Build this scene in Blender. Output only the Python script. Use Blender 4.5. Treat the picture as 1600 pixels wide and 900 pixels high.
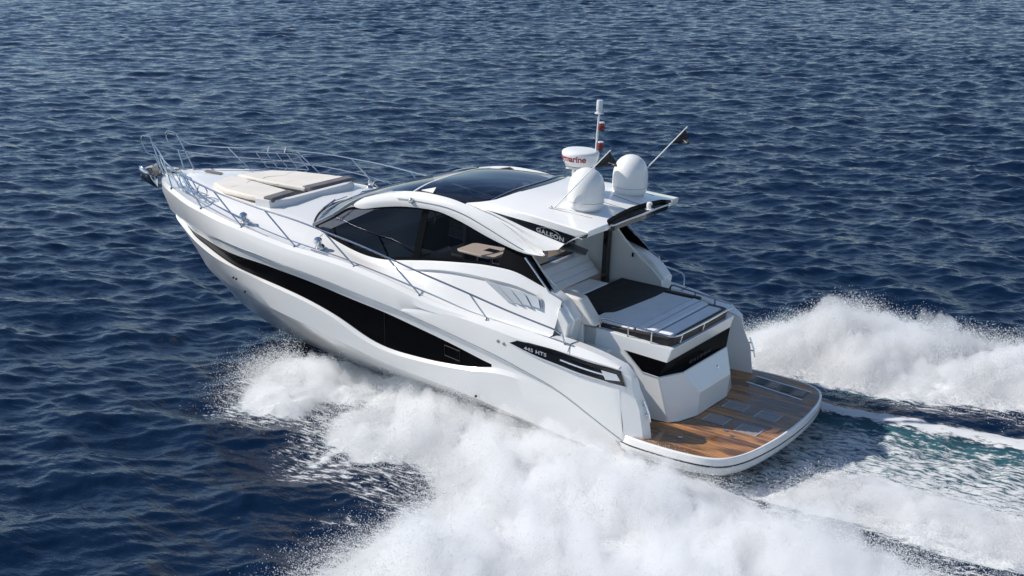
import bpy, bmesh, math, random
import numpy as np
from mathutils import Vector, Matrix

for o in list(bpy.data.objects):
    bpy.data.objects.remove(o)
S = bpy.context.scene
COL = S.collection
R = math.radians
rng = np.random.default_rng(7)
random.seed(7)

# ------------------------------------------------------------------ camera, sky, sun, exposure
cam = bpy.data.cameras.new('camera')
cam.sensor_width = 36.0
cam.lens = 36.0 * 2312.0 / 1600.0
cam.clip_start, cam.clip_end = 0.5, 20000.0
co = bpy.data.objects.new('camera', cam)
COL.objects.link(co)
co.location = (-8.386, 20.514, 8.588)
_f = Vector((0.52893679, -0.80590191, -0.26598493)).normalized()
_r = Vector((-0.83602275, -0.54869478, 0.0)).normalized()
_u = _r.cross(_f)
co.rotation_euler = Matrix((_r, _u, -_f)).transposed().to_euler()
S.camera = co

TO_SUN = Vector((1.0, 0.43, 1.0)).normalized()
wd = bpy.data.worlds.new('World')
S.world = wd
wd.use_nodes = True
nt = wd.node_tree
bg = nt.nodes['Background']
sky = nt.nodes.new('ShaderNodeTexSky')
sky.sky_type = 'NISHITA'
sky.sun_disc = False
sky.sun_elevation = math.asin(TO_SUN.z)
sky.sun_rotation = math.atan2(TO_SUN.x, TO_SUN.y)
sky.dust_density = .15
sky.air_density = .9
sky.ozone_density = 1.8
nt.links.new(sky.outputs[0], bg.inputs[0])
bg.inputs[1].default_value = 0.105
sl = bpy.data.lights.new('sun', 'SUN')
sl.energy = 3.9
sl.angle = R(0.6)
sl.color = (1.0, 0.945, 0.87)
so = bpy.data.objects.new('sun', sl)
COL.objects.link(so)
so.rotation_euler = (-TO_SUN).to_track_quat('-Z', 'Y').to_euler()
S.view_settings.view_transform = 'Standard'
S.view_settings.look = 'None'
S.view_settings.exposure = 0.30
S.view_settings.gamma = 1.0
S.cycles.max_bounces = 8
S.cycles.transparent_max_bounces = 16
S.cycles.caustics_reflective = False
S.cycles.caustics_refractive = False
S.cycles.use_denoising = True
S.cycles.volume_bounces = 12
S.cycles.max_bounces = 14
S.cycles.diffuse_bounces = 8
S.cycles.transmission_bounces = 10

# ------------------------------------------------------------------ materials
def mat(name, color=(.8, .8, .8), rough=.4, metal=0.0, coat=0.0, spec=.5, sheen=0.0):
    m = bpy.data.materials.new(name)
    m.use_nodes = True
    b = m.node_tree.nodes['Principled BSDF']
    b.inputs['Base Color'].default_value = (*color, 1)
    b.inputs['Roughness'].default_value = rough
    b.inputs['Metallic'].default_value = metal
    b.inputs['Coat Weight'].default_value = coat
    b.inputs['Coat Roughness'].default_value = .05
    b.inputs['Specular IOR Level'].default_value = spec
    b.inputs['Sheen Weight'].default_value = sheen
    return m

def N(m, t, **kw):
    n = m.node_tree.nodes.new(t)
    for k, v in kw.items():
        setattr(n, k, v)
    return n

def bsdf(m):
    return m.node_tree.nodes['Principled BSDF']

def link(m, a, b):
    m.node_tree.links.new(a, b)

def noise_tint(m, scale, c0, c1, detail=4.0, vec_scale=None, bump=0.0, bump_scale=None):
    tc = N(m, 'ShaderNodeTexCoord')
    mp = N(m, 'ShaderNodeMapping')
    if vec_scale:
        mp.inputs['Scale'].default_value = vec_scale
    link(m, tc.outputs['Object'], mp.inputs[0])
    nz = N(m, 'ShaderNodeTexNoise')
    nz.inputs['Scale'].default_value = scale
    nz.inputs['Detail'].default_value = detail
    link(m, mp.outputs[0], nz.inputs['Vector'])
    cr = N(m, 'ShaderNodeValToRGB')
    cr.color_ramp.elements[0].position = .35
    cr.color_ramp.elements[1].position = .65
    cr.color_ramp.elements[0].color = (*c0, 1)
    cr.color_ramp.elements[1].color = (*c1, 1)
    link(m, nz.outputs['Fac'], cr.inputs[0])
    link(m, cr.outputs[0], bsdf(m).inputs['Base Color'])
    if bump:
        n2 = N(m, 'ShaderNodeTexNoise')
        n2.inputs['Scale'].default_value = bump_scale or scale * 6
        link(m, tc.outputs['Object'], n2.inputs['Vector'])
        bp = N(m, 'ShaderNodeBump')
        bp.inputs['Strength'].default_value = bump
        bp.inputs['Distance'].default_value = .01
        link(m, n2.outputs['Fac'], bp.inputs['Height'])
        link(m, bp.outputs[0], bsdf(m).inputs['Normal'])
    return m

def glass(name, tint, ior=1.5, refl=(1, 1, 1)):
    m = bpy.data.materials.new(name)
    m.use_nodes = True
    t = m.node_tree
    t.nodes.clear()
    out = t.nodes.new('ShaderNodeOutputMaterial')
    tr = t.nodes.new('ShaderNodeBsdfTransparent')
    tr.inputs[0].default_value = (*tint, 1)
    gl = t.nodes.new('ShaderNodeBsdfGlossy')
    gl.inputs['Roughness'].default_value = .015
    gl.inputs['Color'].default_value = (*refl, 1)
    fr = t.nodes.new('ShaderNodeFresnel')
    fr.inputs['IOR'].default_value = ior
    mx = t.nodes.new('ShaderNodeMixShader')
    t.links.new(fr.outputs[0], mx.inputs[0])
    t.links.new(tr.outputs[0], mx.inputs[1])
    t.links.new(gl.outputs[0], mx.inputs[2])
    t.links.new(mx.outputs[0], out.inputs[0])
    return m

M = {}
M['gel'] = noise_tint(mat('white_gelcoat', (.80, .79, .77), .20, coat=.35), .8, (.78, .772, .75), (.815, .806, .785), 5)
M['gel_grey'] = mat('grey_gelcoat', (.50, .51, .53), .3, coat=.3)
M['gel_deck'] = noise_tint(mat('white_nonskid', (.76, .76, .74), .45), 1.5, (.73, .73, .71), (.79, .785, .77), 5, bump=.15, bump_scale=220)
M['hullglass'] = mat('black_hull_glass', (.004, .004, .005), .22, spec=.03)
M['black'] = mat('gloss_black', (.008, .008, .009), .12, coat=.3)
M['rubber'] = mat('black_rubber', (.012, .012, .013), .5)
M['steel'] = mat('polished_steel', (.62, .62, .63), .14, 1.0)
M['steel_dull'] = mat('brushed_steel', (.45, .45, .46), .32, 1.0)
M['galv'] = noise_tint(mat('galvanised_steel', (.3, .29, .29), .5, .9), 18, (.22, .21, .21), (.42, .41, .41))
M['tintF'] = glass('tinted_glass_dark', (.30, .32, .38), 1.45, (.40, .44, .55))
M['tintA'] = glass('tinted_glass_light', (.90, .89, .88), 1.3, (.35, .37, .42))
M['tintW'] = glass('windscreen_glass', (.60, .61, .64), 1.5, (.8, .85, .95))
M['tintR'] = glass('sunroof_glass', (.62, .62, .64), 1.45, (.75, .8, .9))
M['grey_fabric'] = noise_tint(mat('grey_upholstery', (.58, .585, .60), .75, sheen=.2), 3, (.78, .78, .785), (.85, .85, .85), 6, bump=.25, bump_scale=260)
M['cream_fabric'] = noise_tint(mat('cream_upholstery', (.66, .60, .52), .7, sheen=.2), 3, (.70, .645, .56), (.77, .71, .62), 6, bump=.25, bump_scale=260)
M['white_fabric'] = noise_tint(mat('off_white_upholstery', (.72, .68, .62), .65), 3, (.69, .65, .59), (.76, .72, .66), 6, bump=.4, bump_scale=40)
M['taupe_fabric'] = noise_tint(mat('taupe_upholstery', (.14, .13, .135), .75), 5, (.125, .115, .12), (.165, .155, .16), 6, bump=.2, bump_scale=260)
M['dark_fabric'] = noise_tint(mat('charcoal_upholstery', (.02, .018, .02), .8), 5, (.015, .014, .016), (.026, .024, .027), 6, bump=.3, bump_scale=180)
M['brown_dark'] = mat('dark_brown_upholstery', (.02, .015, .016), .5)
M['walnut'] = noise_tint(mat('walnut_veneer', (.05, .025, .015), .35), 6, (.03, .015, .01), (.07, .035, .022), 6, (1, 12, 1))
M['table'] = mat('cream_laminate', (.84, .70, .56), .35)
M['int_light'] = mat('interior_beige', (.55, .46, .38), .5)
M['int_dark'] = mat('interior_charcoal', (.008, .008, .010), .6, spec=.2)
M['int_grey'] = mat('interior_grey', (.09, .09, .105), .6)
M['frame_black'] = mat('matt_black_frame', (.004, .004, .005), .4, spec=.06)
M['pillar'] = mat('grey_pillar', (.20, .21, .225), .2, coat=.4)
M['white_plastic'] = mat('white_plastic', (.80, .80, .78), .3, coat=.2)
M['red'] = mat('red_lens', (.16, .006, .008), .2)
M['lens'] = mat('clear_lens', (.62, .64, .67), .1)
M['navy'] = mat('red_lettering', (.30, .012, .02), .4)
M['silver'] = mat('silver_lettering', (.75, .76, .78), .25, .6)
M['faint'] = mat('grey_lettering', (.09, .095, .105), .4)
M['flag'] = noise_tint(mat('black_pennant_cloth', (.01, .01, .012), .7), 9, (.008, .008, .01), (.018, .018, .02))
M['flagmark'] = mat('pale_pennant_print', (.55, .53, .62), .7)
M['vent'] = mat('blue_grey_louvre', (.50, .54, .59), .35, .2)

def teak_material():
    m = mat('teak_planking', (.3, .16, .07), .5)
    tc = N(m, 'ShaderNodeTexCoord')
    sp = N(m, 'ShaderNodeSeparateXYZ')
    link(m, tc.outputs['Object'], sp.inputs[0])
    # plank index and caulking from the y coordinate (planks run fore and aft)
    mu = N(m, 'ShaderNodeMath', operation='MULTIPLY'); mu.inputs[1].default_value = 1 / .055
    link(m, sp.outputs['Y'], mu.inputs[0])
    fr = N(m, 'ShaderNodeMath', operation='FRACT'); link(m, mu.outputs[0], fr.inputs[0])
    fl = N(m, 'ShaderNodeMath', operation='FLOOR'); link(m, mu.outputs[0], fl.inputs[0])
    wn = N(m, 'ShaderNodeTexWhiteNoise', noise_dimensions='1D'); link(m, fl.outputs[0], wn.inputs['W'])
    mp = N(m, 'ShaderNodeMapping'); mp.inputs['Scale'].default_value = (1.5, 22, 1)
    link(m, tc.outputs['Object'], mp.inputs[0])
    nz = N(m, 'ShaderNodeTexNoise'); nz.inputs['Scale'].default_value = 3; nz.inputs['Detail'].default_value = 7
    link(m, mp.outputs[0], nz.inputs['Vector'])
    ad = N(m, 'ShaderNodeMath', operation='MULTIPLY_ADD'); ad.inputs[1].default_value = .35
    link(m, wn.outputs['Value'], ad.inputs[0]); link(m, nz.outputs['Fac'], ad.inputs[2])
    cr = N(m, 'ShaderNodeValToRGB')
    cr.color_ramp.elements[0].position = .35; cr.color_ramp.elements[1].position = .95
    cr.color_ramp.elements[0].color = (.26, .105, .036, 1); cr.color_ramp.elements[1].color = (.66, .33, .135, 1)
    link(m, ad.outputs[0], cr.inputs[0])
    lt = N(m, 'ShaderNodeMath', operation='LESS_THAN'); lt.inputs[1].default_value = .13
    link(m, fr.outputs[0], lt.inputs[0])
    mx = N(m, 'ShaderNodeMix', data_type='RGBA')
    link(m, lt.outputs[0], mx.inputs['Factor']); link(m, cr.outputs[0], mx.inputs['A'])
    mx.inputs['B'].default_value = (.012, .009, .008, 1)
    # wet patches: darker and shinier
    nw = N(m, 'ShaderNodeTexNoise'); nw.inputs['Scale'].default_value = 2.2; nw.inputs['Detail'].default_value = 5
    mw = N(m, 'ShaderNodeMapping'); mw.inputs['Scale'].default_value = (.6, 2, 1)
    link(m, tc.outputs['Object'], mw.inputs[0]); link(m, mw.outputs[0], nw.inputs['Vector'])
    rw = N(m, 'ShaderNodeMapRange'); rw.inputs['From Min'].default_value = .42; rw.inputs['From Max'].default_value = .54
    rw.inputs['To Min'].default_value = .5; rw.inputs['To Max'].default_value = .10
    link(m, nw.outputs['Fac'], rw.inputs['Value']); link(m, rw.outputs[0], bsdf(m).inputs['Roughness'])
    rk = N(m, 'ShaderNodeMapRange'); rk.inputs['From Min'].default_value = .40; rk.inputs['From Max'].default_value = .56
    rk.inputs['To Min'].default_value = 1.0; rk.inputs['To Max'].default_value = .38
    link(m, nw.outputs['Fac'], rk.inputs['Value'])
    wet = N(m, 'ShaderNodeMix', data_type='RGBA', blend_type='MULTIPLY'); wet.inputs['Factor'].default_value = 1.0
    cmb = N(m, 'ShaderNodeCombineColor')
    for ch in range(3):
        link(m, rk.outputs[0], cmb.inputs[ch])
    link(m, mx.outputs['Result'], wet.inputs['A']); link(m, cmb.outputs[0], wet.inputs['B'])
    link(m, wet.outputs['Result'], bsdf(m).inputs['Base Color'])
    return m
M['teak'] = teak_material()

# ------------------------------------------------------------------ mesh helpers
def pchip(t, y, ti):
    t = np.asarray(t, float); y = np.asarray(y, float); h = np.diff(t); d = np.diff(y) / h
    m = np.zeros_like(y); m[0] = d[0]; m[-1] = d[-1]
    for i in range(1, len(y) - 1):
        if d[i - 1] * d[i] > 0:
            w1 = 2 * h[i] + h[i - 1]; w2 = h[i] + 2 * h[i - 1]
            m[i] = (w1 + w2) / (w1 / d[i - 1] + w2 / d[i])
    k = np.clip(np.searchsorted(t, ti) - 1, 0, len(t) - 2)
    s = (ti - t[k]) / h[k]
    return ((1 + 2 * s) * (1 - s) ** 2 * y[k] + s * (1 - s) ** 2 * h[k] * m[k] + s * s * (3 - 2 * s) * y[k + 1] + s * s * (s - 1) * h[k] * m[k + 1])

def smooth_curve(pts, n=400, sig=.18):
    p = np.asarray(pts, float)
    L = np.concatenate([[0], np.cumsum(np.linalg.norm(np.diff(p, axis=0), axis=1))])
    ti = np.linspace(0, L[-1], n)
    q = np.stack([pchip(L, p[:, k], ti) for k in range(3)], 1)
    if sig:
        w = max(1, int(3 * sig / (L[-1] / (n - 1))))
        w = min(w, n // 3)
        ker = np.exp(-.5 * (np.arange(-w, w + 1) / (w / 3)) ** 2); ker /= ker.sum()
        for k in range(3):
            e = np.pad(q[:, k], w, mode='reflect', reflect_type='odd')
            q[:, k] = np.convolve(e, ker, 'valid')
    return q

def by_x(pts, s, sig=.18):
    "sample a curve at fractions s of its x extent"
    q = smooth_curve(pts, 600, sig)
    x = q[0, 0] + s * (q[-1, 0] - q[0, 0])
    o = np.argsort(q[:, 0])
    xs = q[o, 0]
    return np.stack([x, np.interp(x, xs, q[o, 1]), np.interp(x, xs, q[o, 2])], 1)

def by_len(pts, n, sig=.1):
    q = smooth_curve(pts, n, sig)
    return q

class MB:
    def __init__(self):
        self.v = []; self.f = []
    def add(self, vs, fs):
        o = len(self.v)
        self.v += [tuple(map(float, p)) for p in vs]
        self.f += [tuple(o + i for i in f) for f in fs]
        return self
    def loft(self, rows, closed=False, cyclic=False):
        rows = [np.asarray(r) for r in rows]
        n = len(rows[0]); k = len(rows)
        vs = np.concatenate(rows); fs = []
        for a in range(k if cyclic else k - 1):
            b = (a + 1) % k
            for i in range(n if closed else n - 1):
                j = (i + 1) % n
                fs.append((a * n + i, a * n + j, b * n + j, b * n + i))
        return self.add(vs, fs)
    def tube(self, path, r=.013, seg=8, cap=True, closed=False):
        p = np.asarray(path, float); n = len(p)
        ring = []
        prev = None
        for i in range(n):
            if closed:
                t = p[(i + 1) % n] - p[i - 1]
            else:
                t = p[min(i + 1, n - 1)] - p[max(i - 1, 0)]
            t = t / (np.linalg.norm(t) + 1e-9)
            if prev is None:
                a = np.array([0, 0, 1.]) if abs(t[2]) < .9 else np.array([1., 0, 0])
                u = np.cross(t, a)
            else:
                u = prev - t * np.dot(prev, t)
            u /= np.linalg.norm(u); prev = u
            w = np.cross(t, u)
            rr = r[i] if hasattr(r, '__len__') else r
            ring.append([p[i] + rr * (math.cos(a) * u + math.sin(a) * w) for a in np.linspace(0, 2 * math.pi, seg, endpoint=False)])
        o = len(self.v)
        self.loft(ring, closed=True, cyclic=closed)
        if cap and not closed:
            self.f.append(tuple(o + i for i in range(seg)))
            self.f.append(tuple(o + (n - 1) * seg + i for i in reversed(range(seg))))
        return self
    def poly(self, pts):
        return self.add(pts, [tuple(range(len(pts)))])
    def prism(self, pts, d):
        "extrude a planar polygon by vector d"
        p = np.asarray(pts, float); d = np.asarray(d, float); n = len(p)
        fs = [tuple(range(n)), tuple(reversed(range(n, 2 * n)))]
        fs += [(i, n + i, n + (i + 1) % n, (i + 1) % n) for i in range(n)]
        return self.add(np.concatenate([p, p + d]), fs)
    def box(self, c, s, rot=None):
        c = np.asarray(c, float); s = np.asarray(s, float) / 2
        vs = np.array([(x, y, z) for x in (-1, 1) for y in (-1, 1) for z in (-1, 1)]) * s
        if rot is not None:
            vs = vs @ np.array(rot.to_3x3()).T
        return self.add(vs + c, [(0, 1, 3, 2), (4, 6, 7, 5), (0, 4, 5, 1), (2, 3, 7, 6), (0, 2, 6, 4), (1, 5, 7, 3)])
    def lathe(self, prof, c, seg=32, axis=None):
        ring = []
        for (r, z) in prof:
            ring.append([(r * math.cos(a), r * math.sin(a), z) for a in np.linspace(0, 2 * math.pi, seg, endpoint=False)])
        vs = np.array(ring)
        if axis is not None:
            q = np.array(Vector((0, 0, 1)).rotation_difference(Vector(axis)).to_matrix())
            vs = vs @ q.T
        o = len(self.v)
        self.loft(list(vs + np.asarray(c, float)), closed=True)
        n = len(prof)
        self.f.append(tuple(o + i for i in reversed(range(seg))))
        self.f.append(tuple(o + (n - 1) * seg + i for i in range(seg)))
        return self
    def mirror(self):
        n = len(self.v)
        self.v += [(x, -y, z) for x, y, z in self.v]
        self.f += [tuple(n + i for i in reversed(f)) for f in self.f]
        return self
    def side(self, s):
        if s < 0:
            self.v = [(x, -y, z) for x, y, z in self.v]
            self.f = [tuple(reversed(f)) for f in self.f]
        return self
    def build(self, name, m, parent=None, bevel=0.0, ang=32, origin=None, seg=2, sub=0, clean=True):
        me = bpy.data.meshes.new(name)
        v = self.v
        if origin is not None:
            v = [tuple(np.subtract(p, origin)) for p in v]
        me.from_pydata(v, [], self.f)
        if clean:
            bm = bmesh.new(); bm.from_mesh(me)
            bmesh.ops.remove_doubles(bm, verts=bm.verts, dist=.0008)
            bmesh.ops.dissolve_degenerate(bm, edges=bm.edges, dist=.0005)
            bmesh.ops.recalc_face_normals(bm, faces=bm.faces)
            bm.to_mesh(me); bm.free()
        me.polygons.foreach_set('use_smooth', [True] * len(me.polygons))
        me.set_sharp_from_angle(angle=R(ang))
        me.materials.append(m)
        o = bpy.data.objects.new(name, me)
        COL.objects.link(o)
        if parent is not None:
            o.parent = parent
        if bevel:
            b = o.modifiers.new('bevel', 'BEVEL'); b.width = bevel; b.segments = seg; b.limit_method = 'ANGLE'; b.angle_limit = R(28)
            b.harden_normals = False
        if sub:
            s = o.modifiers.new('sub', 'SUBSURF'); s.levels = sub; s.render_levels = sub
        return o

# ------------------------------------------------------------------ wake layout (metres; x along the course, ay = distance from the centre line)
def sd_poly(x, y, poly):
    "signed distance, positive inside"
    p = np.array(poly, float); n = len(p)
    d = np.full(x.shape, 1e9); ins = np.zeros(x.shape, bool)
    for i in range(n):
        a = p[i]; b = p[(i + 1) % n]; e = b - a
        t = np.clip(((x - a[0]) * e[0] + (y - a[1]) * e[1]) / (e @ e), 0, 1)
        d = np.minimum(d, np.hypot(x - a[0] - t * e[0], y - a[1] - t * e[1]))
        c = ((a[1] > y) != (b[1] > y)) & (x < (b[0] - a[0]) * (y - a[1]) / (b[1] - a[1] + 1e-12) + a[0])
        ins ^= c
    return np.where(ins, d, -d)

def sstep(a, b, x):
    t = np.clip((x - a) / (b - a), 0, 1)
    return t * t * (3 - 2 * t)

_tab = np.random.default_rng(3).random((256, 256))
def vnoise(x, y):
    xi = np.floor(x).astype(int); yi = np.floor(y).astype(int)
    fx = x - xi; fy = y - yi
    fx = fx * fx * fx * (fx * (fx * 6 - 15) + 10); fy = fy * fy * fy * (fy * (fy * 6 - 15) + 10)
    a = _tab[xi & 255, yi & 255]; b = _tab[(xi + 1) & 255, yi & 255]; c = _tab[xi & 255, (yi + 1) & 255]; d = _tab[(xi + 1) & 255, (yi + 1) & 255]
    return (a * (1 - fx) + b * fx) * (1 - fy) + (c * (1 - fx) + d * fx) * fy
def fbm(x, y, o=5, g=.5):
    s = 0; w = 1; t = 0
    for k in range(o):
        s = s + w * vnoise(x * 2 ** k + 17.3 * k, y * 2 ** k + 5.7 * k); t += w; w *= g
    return s / t

MAIN = [(9.0, .4), (8.7, 1.5), (7.6, 1.85), (7.18, 1.98), (6.83, 2.66), (6.53, 3.22), (6.18, 3.9), (5.7, 4.6), (5.52, 4.24), (4.86, 4.34), (4.39, 4.04), (3.81, 4.35), (3.44, 4.63), (3.23, 5.05), (3.03, 5.66), (3.3, 6.3),
        (3.25, 7.19), (2.95, 8.18), (2.6, 9.2), (2.0, 10.5), (-2, 14), (-12, 15), (-12, 4.6), (-4.2, 3.12), (-2.8, 2.9), (-1.8, 2.62), (-1.2, 2.42), (-.7, 2.15), (-.3, 1.8), (.4, 1.2), (2, .4), (7.0, .4)]
MAIN_S = [(4.0, 1.5), (3.6, 3.0), (3.2, 4.6), (2.6, 5.6), (2.3, 6.6), (1.6, 7.3), (.6, 7.4), (-.6, 6.6), (-1.5, 6.4), (-3, 7.6), (-12, 11), (-12, 4.4), (-4.2, 3.5), (-2.8, 3.32), (-1.3, 3.2), (0, 3.02), (1.0, 2.9), (2.0, 2.5), (2.3, .4), (4.0, .4)]
PLUME = [(8.42, 3.32), (9.1, 2.32), (9.5, 1.66), (9.45, 1.0), (8.65, .9), (7.3, 1.0), (6.4, 1.3), (6.5, 2.2), (6.74, 2.53), (7.18, 2.58), (7.15, 3.18), (7.33, 3.45), (7.83, 3.51)]
GRAN = [(6.3, 3.8), (6.1, 5.2), (5.5, 5.5), (4.72, 5.3), (4.0, 5.6), (3.0, 5.6), (3.2, 4.0), (4.86, 3.2)]
WASH = [(1.2, 1.9), (-.5, 1.95), (-1.3, 2.2), (-2.8, 2.45), (-4.5, 2.7), (-12, 3.4), (-12, 1.2), (-4, .25), (-2.6, -.1), (-1.2, -.12), (-.75, .15), (-.6, .7), (.2, 1.2)]
CHURN = [(1.4, 1.9), (1.4, -2.2), (-12, -2.4), (-12, 3.0), (-3, 2.4), (-1, 2.0)]

def wake_fields(x, y):
    "spray density, spray height, aerated water, wave damping, at world points"
    port = y > 0
    ay = np.abs(y)
    n1 = fbm(x * .55 + 3, y * .55 + 9, 4)
    n2 = fbm(x * 1.7 + 31, y * 1.7 - 8, 5)
    wob = (n1 - .5) * .9 + (n2 - .5) * .55
    dm = np.where(port, sd_poly(x, ay, MAIN), sd_poly(x, ay, MAIN_S)) + wob * np.where(port, .75, .9)
    dp = sd_poly(x, ay, PLUME) + wob * .45
    dg = sd_poly(x, ay, GRAN) + wob * .8
    dg = np.where(port, dg, -1)
    dw = sd_poly(x, y, WASH) + wob * .5
    dc = sd_poly(x, y, CHURN)
    spray = np.maximum(sstep(-.10, .35, dm), sstep(-.10, .35, dp))
    gran = sstep(-.1, .5, dg) * .42
    wash = sstep(-.12, .35, dw) * .97
    line = np.exp(-((y + 2.22 + .05 * np.sin(x * 2.1) + (n2 - .5) * .25) / (.15 + .03 * np.maximum(0, -x))) ** 2) * sstep(1.2, .4, x) * .95
    churn = sstep(0, .5, dc) * np.interp(y, [-2.3, -1.9, -1.0, -.3], [.36, .42, .56, .60]) * (1.0 + .14 * np.sin(x * 1.3 + y) * 0)
    streaks = (sstep(.60, .75, fbm(x * .5 + 2, y * 1.3 + 40, 4)) * .5 * sstep(6.6, 5.2, x) * sstep(2, 3, y) * sstep(7, 5.5, y))
    edge = sstep(-.9, .0, np.maximum(dm, dp)) * .42
    foam = np.maximum.reduce([spray, gran, wash, line, churn, streaks, edge])
    # heights the spray is thrown to
    hull_h = np.interp(x, [-6, -1, .5, 1.5, 2.6, 3.8, 4.4, 5.2, 6.4, 8, 9.6], [.10, .22, .42, .50, .48, .48, .54, .68, .80, .86, .40])
    crest = np.where(port, np.interp(x, [-12, -4, 0, 3, 5, 7], [.7, .8, .85, .85, .75, .62]), np.interp(x, [-12, -3.4, -2.4, -1.2, .2, 1.6, 2.6, 4], [.85, .9, .82, .84, .88, .86, .72, .4]))
    hin = np.clip((ay - 2.0) / 1.6, 0, 1)
    hm = sstep(-.1, 1.5, dm) * (hull_h * (1 - hin) + crest * hin)
    hp = sstep(-.1, .9, dp) * .72
    rooster = sstep(0, .9, dw) * .30
    h = np.maximum.reduce([hm, hp, rooster])
    hollow = -.20 * sstep(2.25, 1.7, np.abs(y)) * sstep(1.9, .8, x) * sstep(-9, -3, x)
    aer = np.maximum(sstep(.2, .9, np.maximum(spray, wash)), sstep(0, .35, dc) * np.interp(x, [-6, -2, .5, 1.5], [.6, .8, 1, 1]))
    aer = np.maximum(aer, np.where(~port, sstep(-1.2, 0, dm) * sstep(-1.3, .2, x), 0) * .8)
    return foam, h, hollow, aer, n2

# ------------------------------------------------------------------ the sea: one sheet to the horizon, fine near the boat
def axis(segs):
    out = [segs[0][0]]
    for (a, b, s0, s1) in segs:
        x = a; n = max(1, int(abs(b - a) / ((s0 + s1) / 2)))
        t = np.linspace(0, 1, n + 1)[1:]
        w = np.cumsum(s0 + (s1 - s0) * t); w = w / w[-1]
        out += list(a + (b - a) * w)
    return np.array(out)
ax = axis([(-6000, -300, 1500, 60), (-300, -14, 40, .6), (-14, -5.5, .4, .07), (-5.5, 10, .05, .05), (10, 22, .06, .11), (22, 100, .11, .30), (100, 400, .6, 40), (400, 6000, 60, 1500)])
ay_ = axis([(-6000, -400, 1500, 60), (-400, -115, 40, .8), (-115, -30, .30, .12), (-30, -10, .12, .06), (-10, 10.5, .05, .05), (10.5, 22, .06, .3), (22, 300, .6, 40), (300, 6000, 60, 1500)])
X0, Y0 = np.meshgrid(ax, ay_, indexing='ij')
xs, ys = X0.ravel(), Y0.ravel()
foam, hgt, hollow, aer, nn = np.zeros_like(xs), np.zeros_like(xs), np.zeros_like(xs), np.zeros_like(xs), np.zeros_like(xs)
near = (xs > -13) & (xs < 11) & (ys > -13) & (ys < 15)
foam[near], hgt[near], hollow[near], aer[near], nn[near] = wake_fields(xs[near], ys[near])
Z = np.zeros_like(xs); DX = np.zeros_like(xs); DY = np.zeros_like(xs)
wr = np.random.default_rng(11)
zone = (xs > -40) & (xs < 130) & (ys > -140) & (ys < 40)
px, py = xs[zone], ys[zone]
zz = np.zeros_like(px); dx = np.zeros_like(px); dy = np.zeros_like(px)
wind = math.atan2(-.86, .50)
NW = 150
for i in range(NW):
    lam = .22 * (2.9 / .22) ** (wr.random() ** 1.15)
    k = 2 * math.pi / lam
    th = wind + wr.normal() * .70
    slope = .0245
    a = slope / k
    ph = wr.random() * 6.283
    arg = k * (math.cos(th) * px + math.sin(th) * py) + ph
    c, s_ = np.cos(arg), np.sin(arg)
    zz += a * c; dx -= .75 * a * math.cos(th) * s_; dy -= .75 * a * math.sin(th) * s_
grp = .65 + .7 * fbm(px * .06 + 50, py * .06 + 80, 3)
Z[zone] = zz * grp; DX[zone] = dx * grp; DY[zone] = dy * grp
calm = 1 - .75 * np.clip(np.maximum(foam, aer), 0, 1)
rough = (fbm(xs * 3.1, ys * 3.1, 3) - .5) * .14 * np.clip(aer * 1.2, 0, 1) * near
# keep the water clear of the hull skin and under the swim platform
Z = Z * calm + hgt * .22 * (.5 + nn) + hollow + rough
P = np.stack([xs + DX * calm, ys + DY * calm, Z], 1)
nx_, ny_ = len(ax), len(ay_)
idx = np.arange(nx_ * ny_).reshape(nx_, ny_)
F = np.stack([idx[:-1, :-1], idx[1:, :-1], idx[1:, 1:], idx[:-1, 1:]], -1).reshape(-1, 4)

def fast_mesh(name, P, F, k):
    me = bpy.data.meshes.new(name)
    me.vertices.add(len(P)); me.vertices.foreach_set('co', P.astype(np.float32).ravel())
    me.loops.add(len(F) * k); me.loops.foreach_set('vertex_index', F.astype(np.int32).ravel())
    me.polygons.add(len(F)); me.polygons.foreach_set('loop_start', np.arange(0, len(F) * k, k, dtype=np.int32))
    me.update(calc_edges=True)
    return me
me = fast_mesh('sea', P, F, 4)
me.polygons.foreach_set('use_smooth', np.ones(len(F), bool))
for nm, arr in (('foam', foam), ('aerated', aer)):
    at_ = me.attributes.new(nm, 'FLOAT', 'POINT'); at_.data.foreach_set('value', arr.astype(np.float32))

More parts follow.
